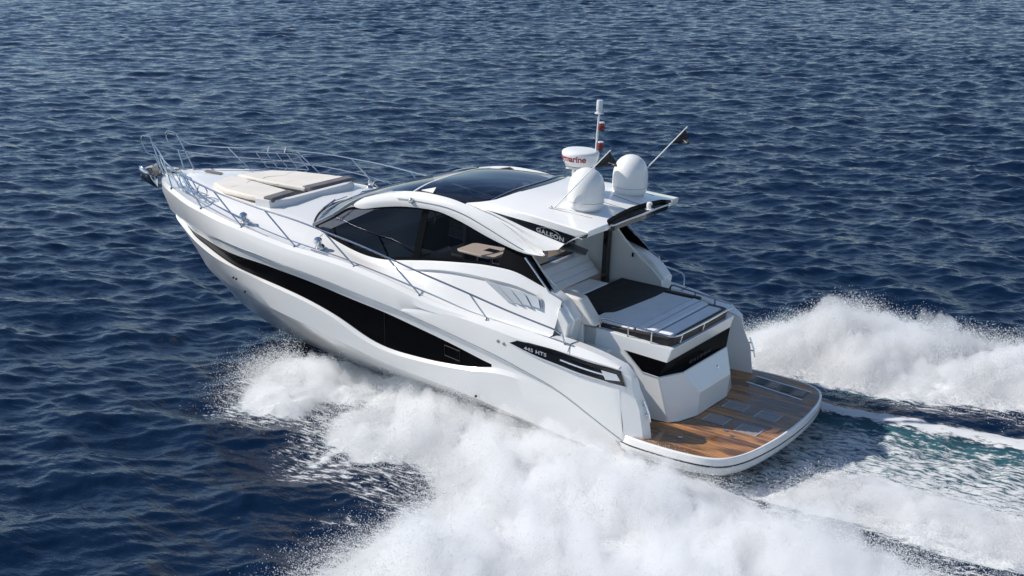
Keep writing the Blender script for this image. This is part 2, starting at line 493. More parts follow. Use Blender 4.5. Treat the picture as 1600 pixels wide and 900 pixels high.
def sea_material():
    m = bpy.data.materials.new('sea_water'); m.use_nodes = True
    b = bsdf(m)
    tc = N(m, 'ShaderNodeTexCoord')
    fo = N(m, 'ShaderNodeAttribute', attribute_name='foam')
    ae = N(m, 'ShaderNodeAttribute', attribute_name='aerated')
    b.inputs['Roughness'].default_value = .07
    b.inputs['IOR'].default_value = 1.333
    b.inputs['Specular IOR Level'].default_value = .27
    wc = N(m, 'ShaderNodeMix', data_type='RGBA')
    wc.inputs['A'].default_value = (.0022, .0115, .034, 1); wc.inputs['B'].default_value = (.035, .105, .125, 1)
    link(m, ae.outputs['Fac'], wc.inputs['Factor'])
    link(m, wc.outputs['Result'], b.inputs['Base Color'])
    # ripples
    mp = N(m, 'ShaderNodeMapping'); mp.inputs['Rotation'].default_value = (0, 0, R(58)); mp.inputs['Scale'].default_value = (1.0, 2.1, 1)
    link(m, tc.outputs['Object'], mp.inputs[0])
    n1 = N(m, 'ShaderNodeTexNoise'); n1.inputs['Scale'].default_value = 3.6; n1.inputs['Detail'].default_value = 4; n1.inputs['Roughness'].default_value = .55
    link(m, mp.outputs[0], n1.inputs['Vector'])
    bp = N(m, 'ShaderNodeBump'); bp.inputs['Strength'].default_value = .6; bp.inputs['Distance'].default_value = .05
    link(m, n1.outputs['Fac'], bp.inputs['Height']); link(m, bp.outputs[0], b.inputs['Normal'])
    # foam
    ms = N(m, 'ShaderNodeMapping'); ms.inputs['Scale'].default_value = (.26, 1.0, 1.0)
    link(m, tc.outputs['Object'], ms.inputs[0])
    n2 = N(m, 'ShaderNodeTexNoise'); n2.inputs['Scale'].default_value = 15; n2.inputs['Detail'].default_value = 9; n2.inputs['Roughness'].default_value = .72
    link(m, ms.outputs[0], n2.inputs['Vector'])
    # threshold: foam + (noise - .5) * 1.6
    a1 = N(m, 'ShaderNodeMath', operation='MULTIPLY_ADD'); a1.inputs[1].default_value = 2.6; link(m, n2.outputs['Fac'], a1.inputs[0])
    a1.inputs[2].default_value = -1.3
    a2 = N(m, 'ShaderNodeMath', operation='ADD'); link(m, a1.outputs[0], a2.inputs[0]); link(m, fo.outputs['Fac'], a2.inputs[1])
    rg = N(m, 'ShaderNodeMapRange', interpolation_type='SMOOTHSTEP'); rg.inputs['From Min'].default_value = .36; rg.inputs['From Max'].default_value = .72
    link(m, a2.outputs[0], rg.inputs['Value'])
    gate = N(m, 'ShaderNodeMapRange'); gate.inputs['From Min'].default_value = .02; gate.inputs['From Max'].default_value = .15
    link(m, fo.outputs['Fac'], gate.inputs['Value'])
    fm = N(m, 'ShaderNodeMath', operation='MULTIPLY'); link(m, rg.outputs[0], fm.inputs[0]); link(m, gate.outputs[0], fm.inputs[1])
    fb = N(m, 'ShaderNodeBsdfDiffuse'); fb.inputs['Color'].default_value = (.80, .81, .815, 1)
    tl = N(m, 'ShaderNodeBsdfTranslucent'); tl.inputs['Color'].default_value = (.80, .86, .88, 1)
    mf = N(m, 'ShaderNodeMixShader'); mf.inputs[0].default_value = .25
    link(m, fb.outputs[0], mf.inputs[1]); link(m, tl.outputs[0], mf.inputs[2])
    n3 = N(m, 'ShaderNodeTexNoise'); n3.inputs['Scale'].default_value = 14; n3.inputs['Detail'].default_value = 8; n3.inputs['Roughness'].default_value = .7
    link(m, ms.outputs[0], n3.inputs['Vector'])
    bf = N(m, 'ShaderNodeBump'); bf.inputs['Strength'].default_value = .3; bf.inputs['Distance'].default_value = .05
    link(m, n3.outputs['Fac'], bf.inputs['Height']); link(m, bf.outputs[0], fb.inputs['Normal'])
    mx = N(m, 'ShaderNodeMixShader')
    link(m, fm.outputs[0], mx.inputs[0]); link(m, b.outputs[0], mx.inputs[1]); link(m, mf.outputs[0], mx.inputs[2])
    link(m, mx.outputs[0], m.node_tree.nodes['Material Output'].inputs['Surface'])
    return m
me.materials.append(sea_material())
sea = bpy.data.objects.new('sea', me); COL.objects.link(sea); sea['kind'] = 'structure'

# ------------------------------------------------------------------ boat frame: x forward, y port, z up; bow raised by the planing trim
TRIM = R(3.08)
BOAT = Matrix.Translation((0, 0, -.05)) @ Matrix.Rotation(-TRIM, 4, 'Y')

def tag(o, label, cat, group=None, kind=None):
    o['label'] = label; o['category'] = cat
    if group: o['group'] = group
    if kind: o['kind'] = kind
    return o

def on_boat(o, origin):
    o.matrix_world = BOAT @ Matrix.Translation(origin)
    return o

yacht = bpy.data.objects.new('motor_yacht', None)
COL.objects.link(yacht)
yacht.matrix_world = BOAT
tag(yacht, 'large white motor yacht with black hull windows and teak swim platform', 'yacht')
Y = yacht

# ------------------------------------------------------------------ hull lines (port side), from bow to stern
G = [(13.42, 0, 2.33), (13.34, .18, 2.345), (13.17, .36, 2.35), (12.61, .83, 2.37), (11.95, 1.22, 2.38), (11.29, 1.54, 2.36), (10.8, 1.71, 2.35), (10.3, 1.83, 2.31),
     (9.74, 1.94, 2.28), (9.25, 1.98, 2.23), (8.62, 2.01, 2.17), (8.33, 2.02, 2.15), (7.75, 2.02, 2.13), (7.19, 2.03, 2.10), (6.78, 2.03, 2.05), (6.25, 2.03, 1.97),
     (5.67, 2.03, 1.86), (5.33, 2.03, 1.80), (4.95, 2.03, 1.76), (4.32, 2.02, 1.73), (3.7, 2.0, 1.70), (3.0, 1.98, 1.66), (2.7, 1.97, 1.635), (2.3, 1.95, 1.58), (1.92, 1.93, 1.48)]
K1 = [(13.34, 0, 1.60), (13.24, .15, 1.63), (12.99, .36, 1.69), (12.45, .74, 1.76), (11.9, 1.07, 1.80), (11.29, 1.42, 1.85), (10.79, 1.66, 1.88), (10.29, 1.85, 1.90), (9.82, 2.01, 1.915),
      (9.13, 2.10, 1.89), (8.52, 2.13, 1.83), (7.65, 2.14, 1.755), (6.82, 2.14, 1.65), (6.02, 2.13, 1.55), (5.25, 2.13, 1.43), (4.49, 2.12, 1.29), (4.0, 2.12, 1.20), (3.53, 2.10, 1.07),
      (3.06, 2.07, .94), (2.72, 2.05, .79), (2.38, 2.03, .62), (2.15, 2.02, .51), (1.92, 2.0, .39), (1.77, 1.99, .33)]
W1 = [(13.2, 0, 1.56), (12.65, .47, 1.615), (12.12, .82, 1.645), (11.6, 1.14, 1.65), (10.95, 1.44, 1.66), (10.35, 1.72, 1.68), (9.75, 1.93, 1.70), (9.21, 2.00, 1.70), (8.59, 2.03, 1.66), (8.0, 2.04, 1.61), (6.88, 2.05, 1.47), (6.34, 2.05, 1.41),
      (5.81, 2.05, 1.32), (5.04, 2.04, 1.18), (4.46, 2.03, 1.05), (4.14, 2.03, .985), (3.6, 2.055, .96), (3.06, 2.045, .85), (2.6, 2.02, .66), (2.15, 1.99, .43), (1.77, 1.96, .27)]
W2 = [(13.19, 0, 1.545), (12.64, .46, 1.59), (12.11, .79, 1.60), (11.59, 1.10, 1.535), (11.07, 1.33, 1.50), (10.5, 1.58, 1.465), (9.75, 1.86, 1.44), (8.95, 1.98, 1.39), (8.31, 2.02, 1.32), (7.73, 2.03, 1.21), (7.22, 2.03, 1.07), (6.9, 2.02, .94),
      (6.5, 2.01, .815), (6.09, 2.005, .77), (5.56, 2.01, .775), (4.79, 2.015, .83), (4.39, 2.02, .89), (4.14, 2.03, .975), (3.6, 2.055, .945), (3.06, 2.045, .83), (2.6, 2.02, .64), (2.15, 1.99, .41), (1.77, 1.96, .25)]
L_ = [(13.22, 0, 1.52), (12.95, .27, 1.525), (12.66, .50, 1.545), (12.26, .78, 1.56), (11.64, 1.15, 1.515), (11.0, 1.46, 1.465), (10.48, 1.68, 1.44), (9.6, 1.95, 1.43), (8.88, 2.05, 1.355), (8.27, 2.08, 1.28), (7.69, 2.09, 1.17), (7.24, 2.085, 1.03), (6.92, 2.075, .885),
      (6.49, 2.065, .765), (6.06, 2.06, .72), (5.53, 2.06, .73), (4.76, 2.065, .785), (4.31, 2.07, .85), (3.9, 2.075, .90), (3.5, 2.07, .885), (3.06, 2.05, .78), (2.6, 2.02, .60), (2.15, 1.99, .37), (1.77, 1.96, .22)]
C1 = [(12.42, 0, .58), (12.3, .10, .63), (11.4, .79, .79), (10.8, 1.14, .855), (9.96, 1.56, .90), (9.4, 1.81, .92), (8.61, 1.99, .87), (8.0, 2.03, .80), (7.16, 2.04, .66), (6.34, 2.035, .52), (5.54, 2.03, .45), (4.77, 2.02, .38), (3.79, 1.99, .24),
      (2.63, 1.94, .08), (1.77, 1.90, -.02)]
C2 = [(12.32, 0, .50), (12.2, .10, .53), (11.24, .80, .70), (10.53, 1.20, .76), (9.85, 1.48, .79), (9.0, 1.82, .80), (8.54, 1.88, .75), (7.61, 1.93, .60), (6.5, 1.94, .44), (5.5, 1.93, .34), (4.0, 1.88, .17), (2.63, 1.84, 0), (1.77, 1.8, -.1)]
KEEL = [(12.25, 0, .45), (12.01, 0, .33), (11.67, 0, .09), (11.33, 0, -.09), (10.9, 0, -.23), (10.07, 0, -.43), (9.34, 0, -.58), (8.71, 0, -.67), (7.82, 0, -.79), (6, 0, -.88), (4, 0, -.88), (1.77, 0, -.82)]
K2 = [(6.04, 2.115, 1.56), (5.52, 2.11, 1.64), (5.14, 2.11, 1.675), (4.76, 2.11, 1.665), (4.39, 2.11, 1.635), (4.02, 2.11, 1.60), (3.67, 2.10, 1.56), (3.0, 2.08, 1.53), (2.4, 2.06, 1.50), (1.92, 2.03, 1.46)]

NS = 110
su = np.linspace(0, 1, NS) ** 1.5
cG, cK1, cW1, cW2, cL, cC1, cC2, cKe = [by_x(c, su, .16) for c in (G, K1, W1, W2, L_, C1, C2, KEEL)]
for c in (cG, cK1, cW1, cW2, cL, cC1, cC2):
    c[0, 1] = 0.0
# gunwale bulge and the aft crease
k2x = by_x(K2, np.linspace(0, 1, 200), .1)[::-1]
cGM = np.zeros_like(cG); cGM2 = np.zeros_like(cG); cK2 = np.zeros_like(cG); cP = np.zeros_like(cG)
for i in range(NS):
    g, k = cG[i], cK1[i]
    bow = max(0.0, (g[0] - 10.5) / 3.0)
    out = .06 * min(1, (NS - i) / 20)
    nx = min(1.0, max(0, (g[0] - 11.6) / 1.8)) ** 1.5
    cGM[i] = g + (k - g) * .16 + np.array([.05 * nx, .062 - .02 * nx, .0])
    cGM2[i] = g + (k - g) * .48 + np.array([.10 * nx, .055 - .02 * nx, .0])
    if g[0] < 6.04:
        a = np.array([g[0], np.interp(g[0], k2x[:, 0], k2x[:, 1]), np.interp(g[0], k2x[:, 0], k2x[:, 2])])
        w = min(1, (6.04 - g[0]) / 1.8); w = w * w * (3 - 2 * w)
        cGM[i] = cGM[i] * (1 - w) + w * (g + (a - g) * .4 + np.array([0, .006, .006]))
        cGM2[i] = cGM2[i] * (1 - w) + w * (g + (a - g) * .75 + np.array([0, .004, .004]))
        cK2[i] = a
        cP[i] = a + (k - a) * .5 + np.array([0, .012, 0])
    else:
        cK2[i] = k + (cGM2[i] - k) * .12
        cP[i] = k + (cGM2[i] - k) * .05
cGM[0, 1] = cGM2[0, 1] = 0
cGM[0] += (.02, 0, 0)
cKu = cK1 + np.array([0, -.022, -.016]); cKu[:, 1] = np.maximum(cKu[:, 1], 0)
cSt = cK1 * .2 + cW1 * .8; cSt = (cKu * .55 + cW1 * .45); cSt[:, 1] -= .012
cSt[:, 1] = np.maximum(cSt[:, 1], 0)
cLm = cL * .5 + cC1 * .5; cLm[:, 1] += .012; cLm[0, 1] = 0
cBm = cC2 * .5 + cKe * .5

hull = MB().loft([cG, cGM, cGM2, cK2, cP, cK1, cKu, cSt, cW1])
hull.loft([cW2, cL, cLm, cC1, cC2, cBm, cKe])
# side glass zone is closed aft of the window tip by skin
iw = int(np.argmin(np.abs(cW1[:, 0] - 4.14)))
hull.loft([cW1[iw:], cW2[iw:]])
ib = int(np.argmin(np.abs(cW1[:, 0] - 12.12)))
hull.loft([cW1[:ib + 1], cW2[:ib + 1]])
# transom quarters
QA = [tuple(cG[-1]), tuple(cK2[-1]), (2.03, 2.03, 1.2), (1.93, 2.02, .9), (1.84, 2.0, .6), tuple(cK1[-1])]
QA = [tuple(cK2[-1]), tuple(cP[-1]), tuple(cK1[-1])]
q0 = np.array([cG[-1], cK2[-1], cP[-1] + (.03, 0, .2), cP[-1], cP[-1] + (-.06, 0, -.28), cK1[-1]])
q1 = np.array([(1.74, 1.91, 1.39), (1.72, 1.975, 1.37), (1.69, 1.97, 1.16), (1.56, 1.955, .88), (1.50, 1.945, .6), (1.46, 1.94, .40)])
q2 = np.array([(1.70, 1.84, 1.36), (1.68, 1.84, 1.33), (1.62, 1.84, 1.16), (1.47, 1.835, .9), (1.41, 1.83, .57), (1.38, 1.83, .40)])
q3 = np.array([(2.5, 1.74, 1.57), (2.5, 1.74, 1.33), (2.5, 1.74, 1.16), (2.5, 1.74, .9), (2.5, 1.74, .57), (2.5, 1.74, .40)])
hull.loft([q0, q1, q2, q3])
# bulwark cap and inner wall beside the stern steps
cap_o = cG[cG[:, 0] < 3.2]
cap_i = cap_o.copy(); cap_i[:, 1] = 1.73; cap_i[:, 2] -= .02
cap_b = cap_i.copy(); cap_b[:, 2] = .40
hull.loft([cap_o, cap_i, cap_b])
hull.loft([[cG[-1], q1[0]], [(1.92, 1.73, 1.46), (1.70, 1.84, 1.36)]])
hull.mirror()
tr_ = [cK1[-1], cL[-1], cC1[-1], cC2[-1], cBm[-1], cKe[-1]]
hull.poly([tuple(p) for p in tr_] + [(p[0], -p[1], p[2]) for p in reversed(tr_[:-1])])
hull_o = hull.build('hull', M['gel'], Y, ang=24)

for s in (1, -1):
    hw = MB().loft([cW1[ib:iw + 1], cW1[ib:iw + 1] * .5 + cW2[ib:iw + 1] * .5, cW2[ib:iw + 1]])
    hw.v = [(x, y - .012, z) for x, y, z in hw.v]
    hw.side(s).build('hull_window', M['hullglass'], hull_o)
    # opening porthole outline and a panel seam in the glass
    def on_win(x, t):
        i = np.interp(x, cW1[::-1, 0], np.arange(NS)[::-1]); 
        a = np.array([np.interp(i, np.arange(NS), cW1[:, k]) for k in range(3)])
        b = np.array([x, np.interp(x, cW2[::-1, 0], cW2[::-1, 1]), np.interp(x, cW2[::-1, 0], cW2[::-1, 2])])
        p = a + (b - a) * t; p[1] -= .008; return p
    pf = MB()
    pf.tube([on_win(5.12, .22), on_win(4.82, .2), on_win(4.82, .78), on_win(5.12, .66)], .006, 5, closed=True)
    pf.side(s).build('porthole_frame', M['rubber'], hull_o)
    sm = MB().tube([on_win(6.35, .02), on_win(6.35, .98)], .004, 5)
    sm.side(s).build('window_seam', M['rubber'], hull_o)
    # thin rubbing strake under the knuckle
    rr = cKu[5:].copy(); rr[:, 1] += .010; rr[:, 2] += .006
    MB().tube(rr, .010, 6).side(s).build('rub_rail', M['steel_dull'], hull_o)
    # stern quarter insert: black tapering panel, grey chamfer, silver dash, pale plate standing in for an opening
    iT = smooth_curve([(3.70, 2.1, 1.535), (3.12, 2.09, 1.53), (2.66, 2.08, 1.49), (2.32, 2.07, 1.46), (2.06, 2.055, 1.455), (1.86, 2.03, 1.43)], 30, .05)
    iB = smooth_curve([(3.83, 2.1, 1.455), (3.33, 2.1, 1.36), (2.9, 2.09, 1.305), (2.63, 2.085, 1.27), (2.18, 2.06, 1.235), (1.78, 2.02, 1.21)], 30, .05)
    ins = MB().loft([iT + (0, .0, 0), iT + (0, .014, -.01), iB + (0, .014, .012), iB + (0, 0, 0)])
    ins_o = ins.side(s).build('side_insert', M['black'], hull_o)
    ch = MB().loft([iB + (0, .002, .008), iB + (0, .016, -.012), iB + (0, -.01, -.034)])
    ch.side(s).build('insert_chamfer', M['gel_grey'], ins_o)
    hb = MB()
    hp = iT[3:]
    hb.loft([hp + (0, .012, .012), hp + (0, .032, .0), hp + (0, .030, -.04), hp + (0, .013, -.048)])
    hb.side(s).build('insert_visor', M['black'], ins_o)
    mid = iT * .45 + iB * .55
    MB().loft([mid[13:27] + (0, .017, .012), mid[13:27] + (0, .022, 0), mid[13:27] + (0, .017, -.012)]).side(s).build('insert_trim', M['silver'], ins_o)
    MB().prism([(2.18, 2.086, 1.40), (1.93, 2.056, 1.385), (1.86, 2.05, 1.29), (2.10, 2.078, 1.265)], (0, .006, 0)).side(s).build('opening_plate', M['lens'], ins_o)
    # drain bolts
    for (x, z) in ((4.03, 1.45), (3.92, 1.43)):
        MB().lathe([(.024, 0), (.024, .012), (.012, .016)], (x, 2.118, z), 12, (0, 1, 0)).side(s).build('drain_bolt', M['steel_dull'], hull_o)
    for (x, y, z) in ((9.86, 1.90, 1.26), (9.78, 1.915, 1.255), (9.70, 1.78, 1.0), (4.45, 2.055, .40)):
        MB().lathe([(.02, -.01), (.02, .016)], (x, y, z), 10, (.2, 1, -.2)).side(s).build('hull_drain', M['rubber'], hull_o)
    MB().tube([(2.80, 1.74, 1.633), (2.80, 1.96, 1.648), (2.79, 2.03, 1.60), (2.78, 2.085, 1.545)], .006, 5).side(s).build('cap_seam', M['rubber'], hull_o)
    # stern mooring cleat on the quarter
    cl = MB().tube([(1.52, 1.90, 1.02), (1.43, 1.895, .84), (1.39, 1.89, .70)], .016, 8)
    cl.tube([(1.60, 1.89, .93), (1.475, 1.895, .93)], .013).tube([(1.54, 1.89, .80), (1.415, 1.895, .80)], .013)
    cl.side(s).build('mooring_cleat', M['steel'], hull_o)

# ------------------------------------------------------------------ deck, trunk and coaming
SB = 8.45
Nn = [(13.15, 0, 2.33), (13.05, .15, 2.335), (12.9, .30, 2.34), (12.4, .68, 2.355), (11.8, 1.02, 2.36), (11.2, 1.30, 2.345), (10.6, 1.50, 2.32), (9.9, 1.66, 2.28), (9.2, 1.74, 2.23), (8.6, 1.77, 2.18), (8.2, 1.79, 2.155), (7.6, 1.82, 2.12), (7.04, 1.86, 2.06), (6.5, 1.875, 1.985),
      (5.96, 1.88, 1.90), (5.31, 1.88, 1.82), (4.78, 1.87, 1.74), (4.2, 1.86, 1.71), (3.2, 1.85, 1.67)]
WB = [(8.45, 1.35, 2.35), (8.15, 1.40, 2.28), (7.82, 1.45, 2.21), (7.33, 1.52, 2.14), (7.11, 1.54, 2.12), (6.87, 1.555, 2.125), (6.69, 1.565, 2.14), (6.33, 1.59, 2.21), (5.92, 1.60, 2.29), (5.41, 1.60, 2.37), (5.03, 1.60, 2.42), (4.66, 1.60, 2.46), (4.17, 1.60, 2.47), (3.68, 1.60, 2.345), (3.42, 1.60, 2.28), (3.2, 1.60, 2.17)]
MBd = [(8.45, 1.40, 2.33), (8.15, 1.46, 2.25), (7.82, 1.53, 2.18), (7.33, 1.60, 2.10), (7.0, 1.64, 2.06), (6.62, 1.67, 2.05), (6.2, 1.69, 2.10), (5.85, 1.70, 2.17), (5.33, 1.70, 2.25), (4.83, 1.695, 2.275), (4.10, 1.69, 2.27), (3.62, 1.68, 2.18), (3.2, 1.67, 2.08)]
sd = np.linspace(0, 1, 80)
gx = np.linspace(SB, 3.2, 80)
def at_x_curve(pts, xs, sig=.12):
    q = smooth_curve(pts, 600, sig); o = np.argsort(q[:, 0])
    return np.stack([xs, np.interp(xs, q[o, 0], q[o, 1]), np.interp(xs, q[o, 0], q[o, 2])], 1)
aG, aN, aM, aW = at_x_curve(G, gx), at_x_curve(Nn, gx), at_x_curve(MBd, gx), at_x_curve(WB, gx)
aGi = aG + (0, -.03, -.018)
aNo = aN + (0, .04, -.008)
aS = aN * .25 + aM * .75
for i, x in enumerate(gx):   # scooped flank below the window band
    w = max(0, min(1, (6.6 - x) / .8)) * max(0, min(1, (x - 3.3) / .4))
    aS[i] = aM[i] + (aN[i] - aM[i]) * (.10 + .12 * (1 - w)) + np.array([0, -.055 * w + .0 * (1 - w), 0])
aS2 = aS * .45 + aN * .55 + (0, -.005, .0)
aW2 = aW + (0, .035, -.012)
deck = MB().loft([aG, aGi, aNo, aN, aS2, aS, aM, aW2, aW])
# foredeck
fu = np.linspace(0, 1, 60) ** 1.3
Gf = [p for p in G if p[0] > SB] + [tuple(at_x_curve(G, np.array([8.2]))[0])]
fG = by_x(Gf, fu, .12); fG[0, 1] = 0
fN = by_x([p for p in Nn if p[0] > 8.3] + [(8.2, 1.79, 2.155)], fu, .12); fN[0, 1] = 0
T1 = [(12.62, 0, 2.42), (12.5, .2, 2.43), (12.1, .5, 2.45), (11.5, .86, 2.455), (10.8, 1.14, 2.455), (10.2, 1.30, 2.44), (9.5, 1.37, 2.42), (8.9, 1.38, 2.38), (8.2, 1.38, 2.30)]
fT = by_x(T1, fu, .12); fT[0, 1] = 0
fC = np.stack([12.62 + fu * (8.2 - 12.62), fu * 0, np.interp(12.62 + fu * (8.2 - 12.62), [8.2, 8.9, 10, 12, 12.62], [2.45, 2.485, 2.50, 2.47, 2.42])], 1)
fGi = fG + (0, -.03, -.016); fGi[:, 1] = np.maximum(fGi[:, 1], 0)
fT2 = fT * .85 + fC * .15 + (0, 0, .012)
deck.loft([fG, fGi, fN, fN * .62 + fT * .38 + (0, 0, -.006), fT, fT2, fC])
deck.mirror()
deck_o = deck.build('deck', M['gel'], Y, ang=40)
# coaming behind the side glass, with its faceted aft end
for s in (1, -1):
    c = MB().prism([(4.7, 1.36, 1.5), (4.7, 1.36, 2.44), (4.17, 1.36, 2.455), (3.68, 1.36, 2.33), (3.42, 1.36, 2.265), (3.2, 1.36, 2.16), (2.96, 1.36, 1.90), (3.04, 1.36, 1.5)], (0, .25, 0))
    c.prism([(3.2, 1.57, 2.08), (2.99, 1.57, 1.86), (3.07, 1.57, 1.4), (3.3, 1.57, 1.4)], (0, .17, 0))
    c.side(s).build('coaming', M['gel'], deck_o, bevel=.02)
    # louvred air intake
    vt = MB().prism([(4.62, 1.69, 2.235), (4.13, 1.735, 1.985), (3.49, 1.725, 2.015), (3.55, 1.685, 2.16)], (0, .012, 0))
    vt_o = vt.side(s).build('air_intake', M['gel_grey'], deck_o)
    for k in range(4):
        a, b = (k + .05) / 4, (k + .93) / 4
        tp = lambda t: np.array([4.60 + (3.56 - 4.60) * t, 1.704 - .004 * t, 2.226 + (2.152 - 2.226) * t])
        bt = lambda t: np.array([4.13 + (3.50 - 4.13) * t, 1.75 - .01 * t, 1.992 + (2.022 - 1.992) * t])
        MB().prism([tp(a), tp(b) + (0, .02, 0), bt(b) + (0, .02, -.012), bt(a)], (0, .006, 0)).side(s).build('louvre', M['vent'], vt_o)
    # chrome fairleads (no lamps), midship and bow cleats
    for (x, y, z) in ((9.70, 1.74, 2.31), (7.95, 1.78, 2.19)):
        MB().lathe([(.085, 0), (.09, .03), (.08, .06), (.05, .10), (.07, .15), (.075, .19), (.05, .225), (.01, .235)], (x, y, z - .06), 18, (0, .45, 1)).side(s).build('fairlead', M['steel'], deck_o)
    MB().tube([(7.98, 1.99, 2.155), (7.60, 1.995, 2.14)], .014).tube([(7.88, 1.985, 2.12), (7.88, 1.99, 2.15)], .012).tube([(7.70, 1.985, 2.11), (7.70, 1.99, 2.145)], .012).side(s).build('deck_cleat', M['steel'], deck_o)
    MB().tube([(12.22, .93, 2.42), (11.72, 1.2, 2.42)], .014).tube([(12.1, 1.0, 2.35), (12.1, 1.0, 2.42)], .013).tube([(11.86, 1.13, 2.35), (11.86, 1.13, 2.42)], .013).side(s).build('bow_cleat', M['steel'], deck_o)
    # deck edge seam
    MB().tube(aGi[4:60] + (0, 0, .004), .006, 5).side(s).build('deck_seam', M['gel_grey'], deck_o)
MB().prism([(12.56, -.22, 2.448), (12.50, -.08, 2.448), (12.02, -.02, 2.478), (12.06, -.14, 2.478)], (0, 0, .012)).build('anchor_hatch', M['taupe_fabric'], deck_o)

# bow cushion recess wall and aft backrest shell
rs = MB()
arc = [(9.92, 1.24), (9.62, 1.20), (9.52, 1.0)] + [(9.46, y) for y in np.linspace(.8, -.8, 9)] + [(9.52, -1.0), (9.62, -1.20), (9.92, -1.24)]
rs.loft([[(x, y, 2.40) for x, y in arc], [(x + .04, y * .99, 2.575) for x, y in arc], [(x + .12, y * .95, 2.585) for x, y in arc], [(x + .2, y * .92, 2.50) for x, y in arc]])
rs.build('sunbed_surround', M['gel_deck'], deck_o, ang=40)
MB().tube([(11.35, 1.28, 2.36), (11.33, 1.27, 2.56), (11.25, 1.3, 2.62), (11.08, 1.35, 2.62), (11.0, 1.37, 2.56), (11.02, 1.38, 2.35)], .012).build('grab_handle', M['steel'], deck_o)

# ------------------------------------------------------------------ superstructure
cabin = bpy.data.objects.new('cabin', None); COL.objects.link(cabin); cabin.parent = Y
EDGE = [(8.45, 1.36, 2.37), (8.0, 1.34, 2.63), (7.62, 1.31, 2.90), (7.2, 1.28, 3.10), (6.8, 1.27, 3.21), (6.3, 1.28, 3.28), (5.6, 1.30, 3.30), (5.0, 1.28, 3.31), (4.84, 1.22, 3.33)]
CENT = [(8.90, 0, 2.49), (8.4, 0, 2.745), (7.9, 0, 2.96), (7.3, 0, 3.17), (6.8, 0, 3.31), (6.3, 0, 3.42), (5.6, 0, 3.50), (5.0, 0, 3.53), (4.52, 0, 3.545)]
def screen_pts(t0, t1, n, yy):
    qe = smooth_curve(EDGE, 200, .2); qc = smooth_curve(CENT, 200, .2)
    rows = []
    for v in yy:
        w = 1 - abs(v) ** 2.2; wz = 1 - abs(v) ** 3.2
        idx = np.linspace(t0, t1, n) * 199
        e = np.stack([np.interp(idx, np.arange(200), qe[:, k]) for k in range(3)], 1)
        c = np.stack([np.interp(idx, np.arange(200), qc[:, k]) for k in range(3)], 1)
        p = e.copy(); p[:, 0] = e[:, 0] + (c[:, 0] - e[:, 0]) * w; p[:, 2] = e[:, 2] + (c[:, 2] - e[:, 2]) * wz; p[:, 1] = e[:, 1] * v
        rows.append(p)
    return rows
yy = np.linspace(-1, 1, 33)
TS = .58
MB().loft(screen_pts(0, TS - .005, 30, yy * .985)).build('windscreen', M['tintW'], cabin)
sr = MB().loft(screen_pts(TS + .005, .985, 30, yy * .93)).build('sunroof', M['tintR'], cabin)
# crossbar between windscreen and sunroof, black roof surround and rim
cb = screen_pts(TS - .006, TS + .006, 3, yy * .95)
MB().loft([[p[k] + np.array([0, 0, .012 if k == 1 else .004]) for p in cb] for k in range(3)]).build('crossbar', M['gel'], cabin)
rim = screen_pts(.955, 1.0, 4, yy * .985)
MB().loft([[p[k] + np.array([0, 0, .008]) for p in rim] for k in range(4)]).build('roof_rim', M['black'], cabin)
MB().tube([p[1] + np.array([.015, 0, .016]) for p in rim], .012, 6).build('rim_trim', M['steel_dull'], cabin)
for s in (1, -1):
    bd = screen_pts(TS, .97, 20, [.99, .95, .90])
    MB().loft([r + (0, 0, .006) for r in bd]).side(s).build('roof_surround', M['black'], cabin)
    MB().prism([(6.30, 1.16, 3.325), (6.05, 1.10, 3.40), (6.02, 1.22, 3.34)], (0, 0, .012)).side(s).build('corner_trim', M['gel'], cabin)
# base seal and wipers
bs = [p[0] for p in screen_pts(0, .1, 3, yy)]
MB().tube(np.array(bs) + (0.01, 0, .004), .02, 6).build('windscreen_seal', M['rubber'], cabin)
for (y0, y1, s1) in ((.95, .15, .10), (-.35, -1.05, .10)):
    w = MB()
    ra = screen_pts(.015, .10, 6, [y0 / 1.36, (y0 + y1) / 2.72, y1 / 1.36])
    w.tube([ra[0][0] + (.03, 0, .03), ra[0][1] + (.02, 0, .07), ra[1][2] + (0.02, 0, .07)], .012, 6)
    w.tube([ra[0][2] + (0.02, 0, .04), ra[1][2] + (.02, 0, .05), ra[2][2] + (.02, 0, .04)], .009, 6)
    w.build('wiper', M['steel_dull'], cabin)

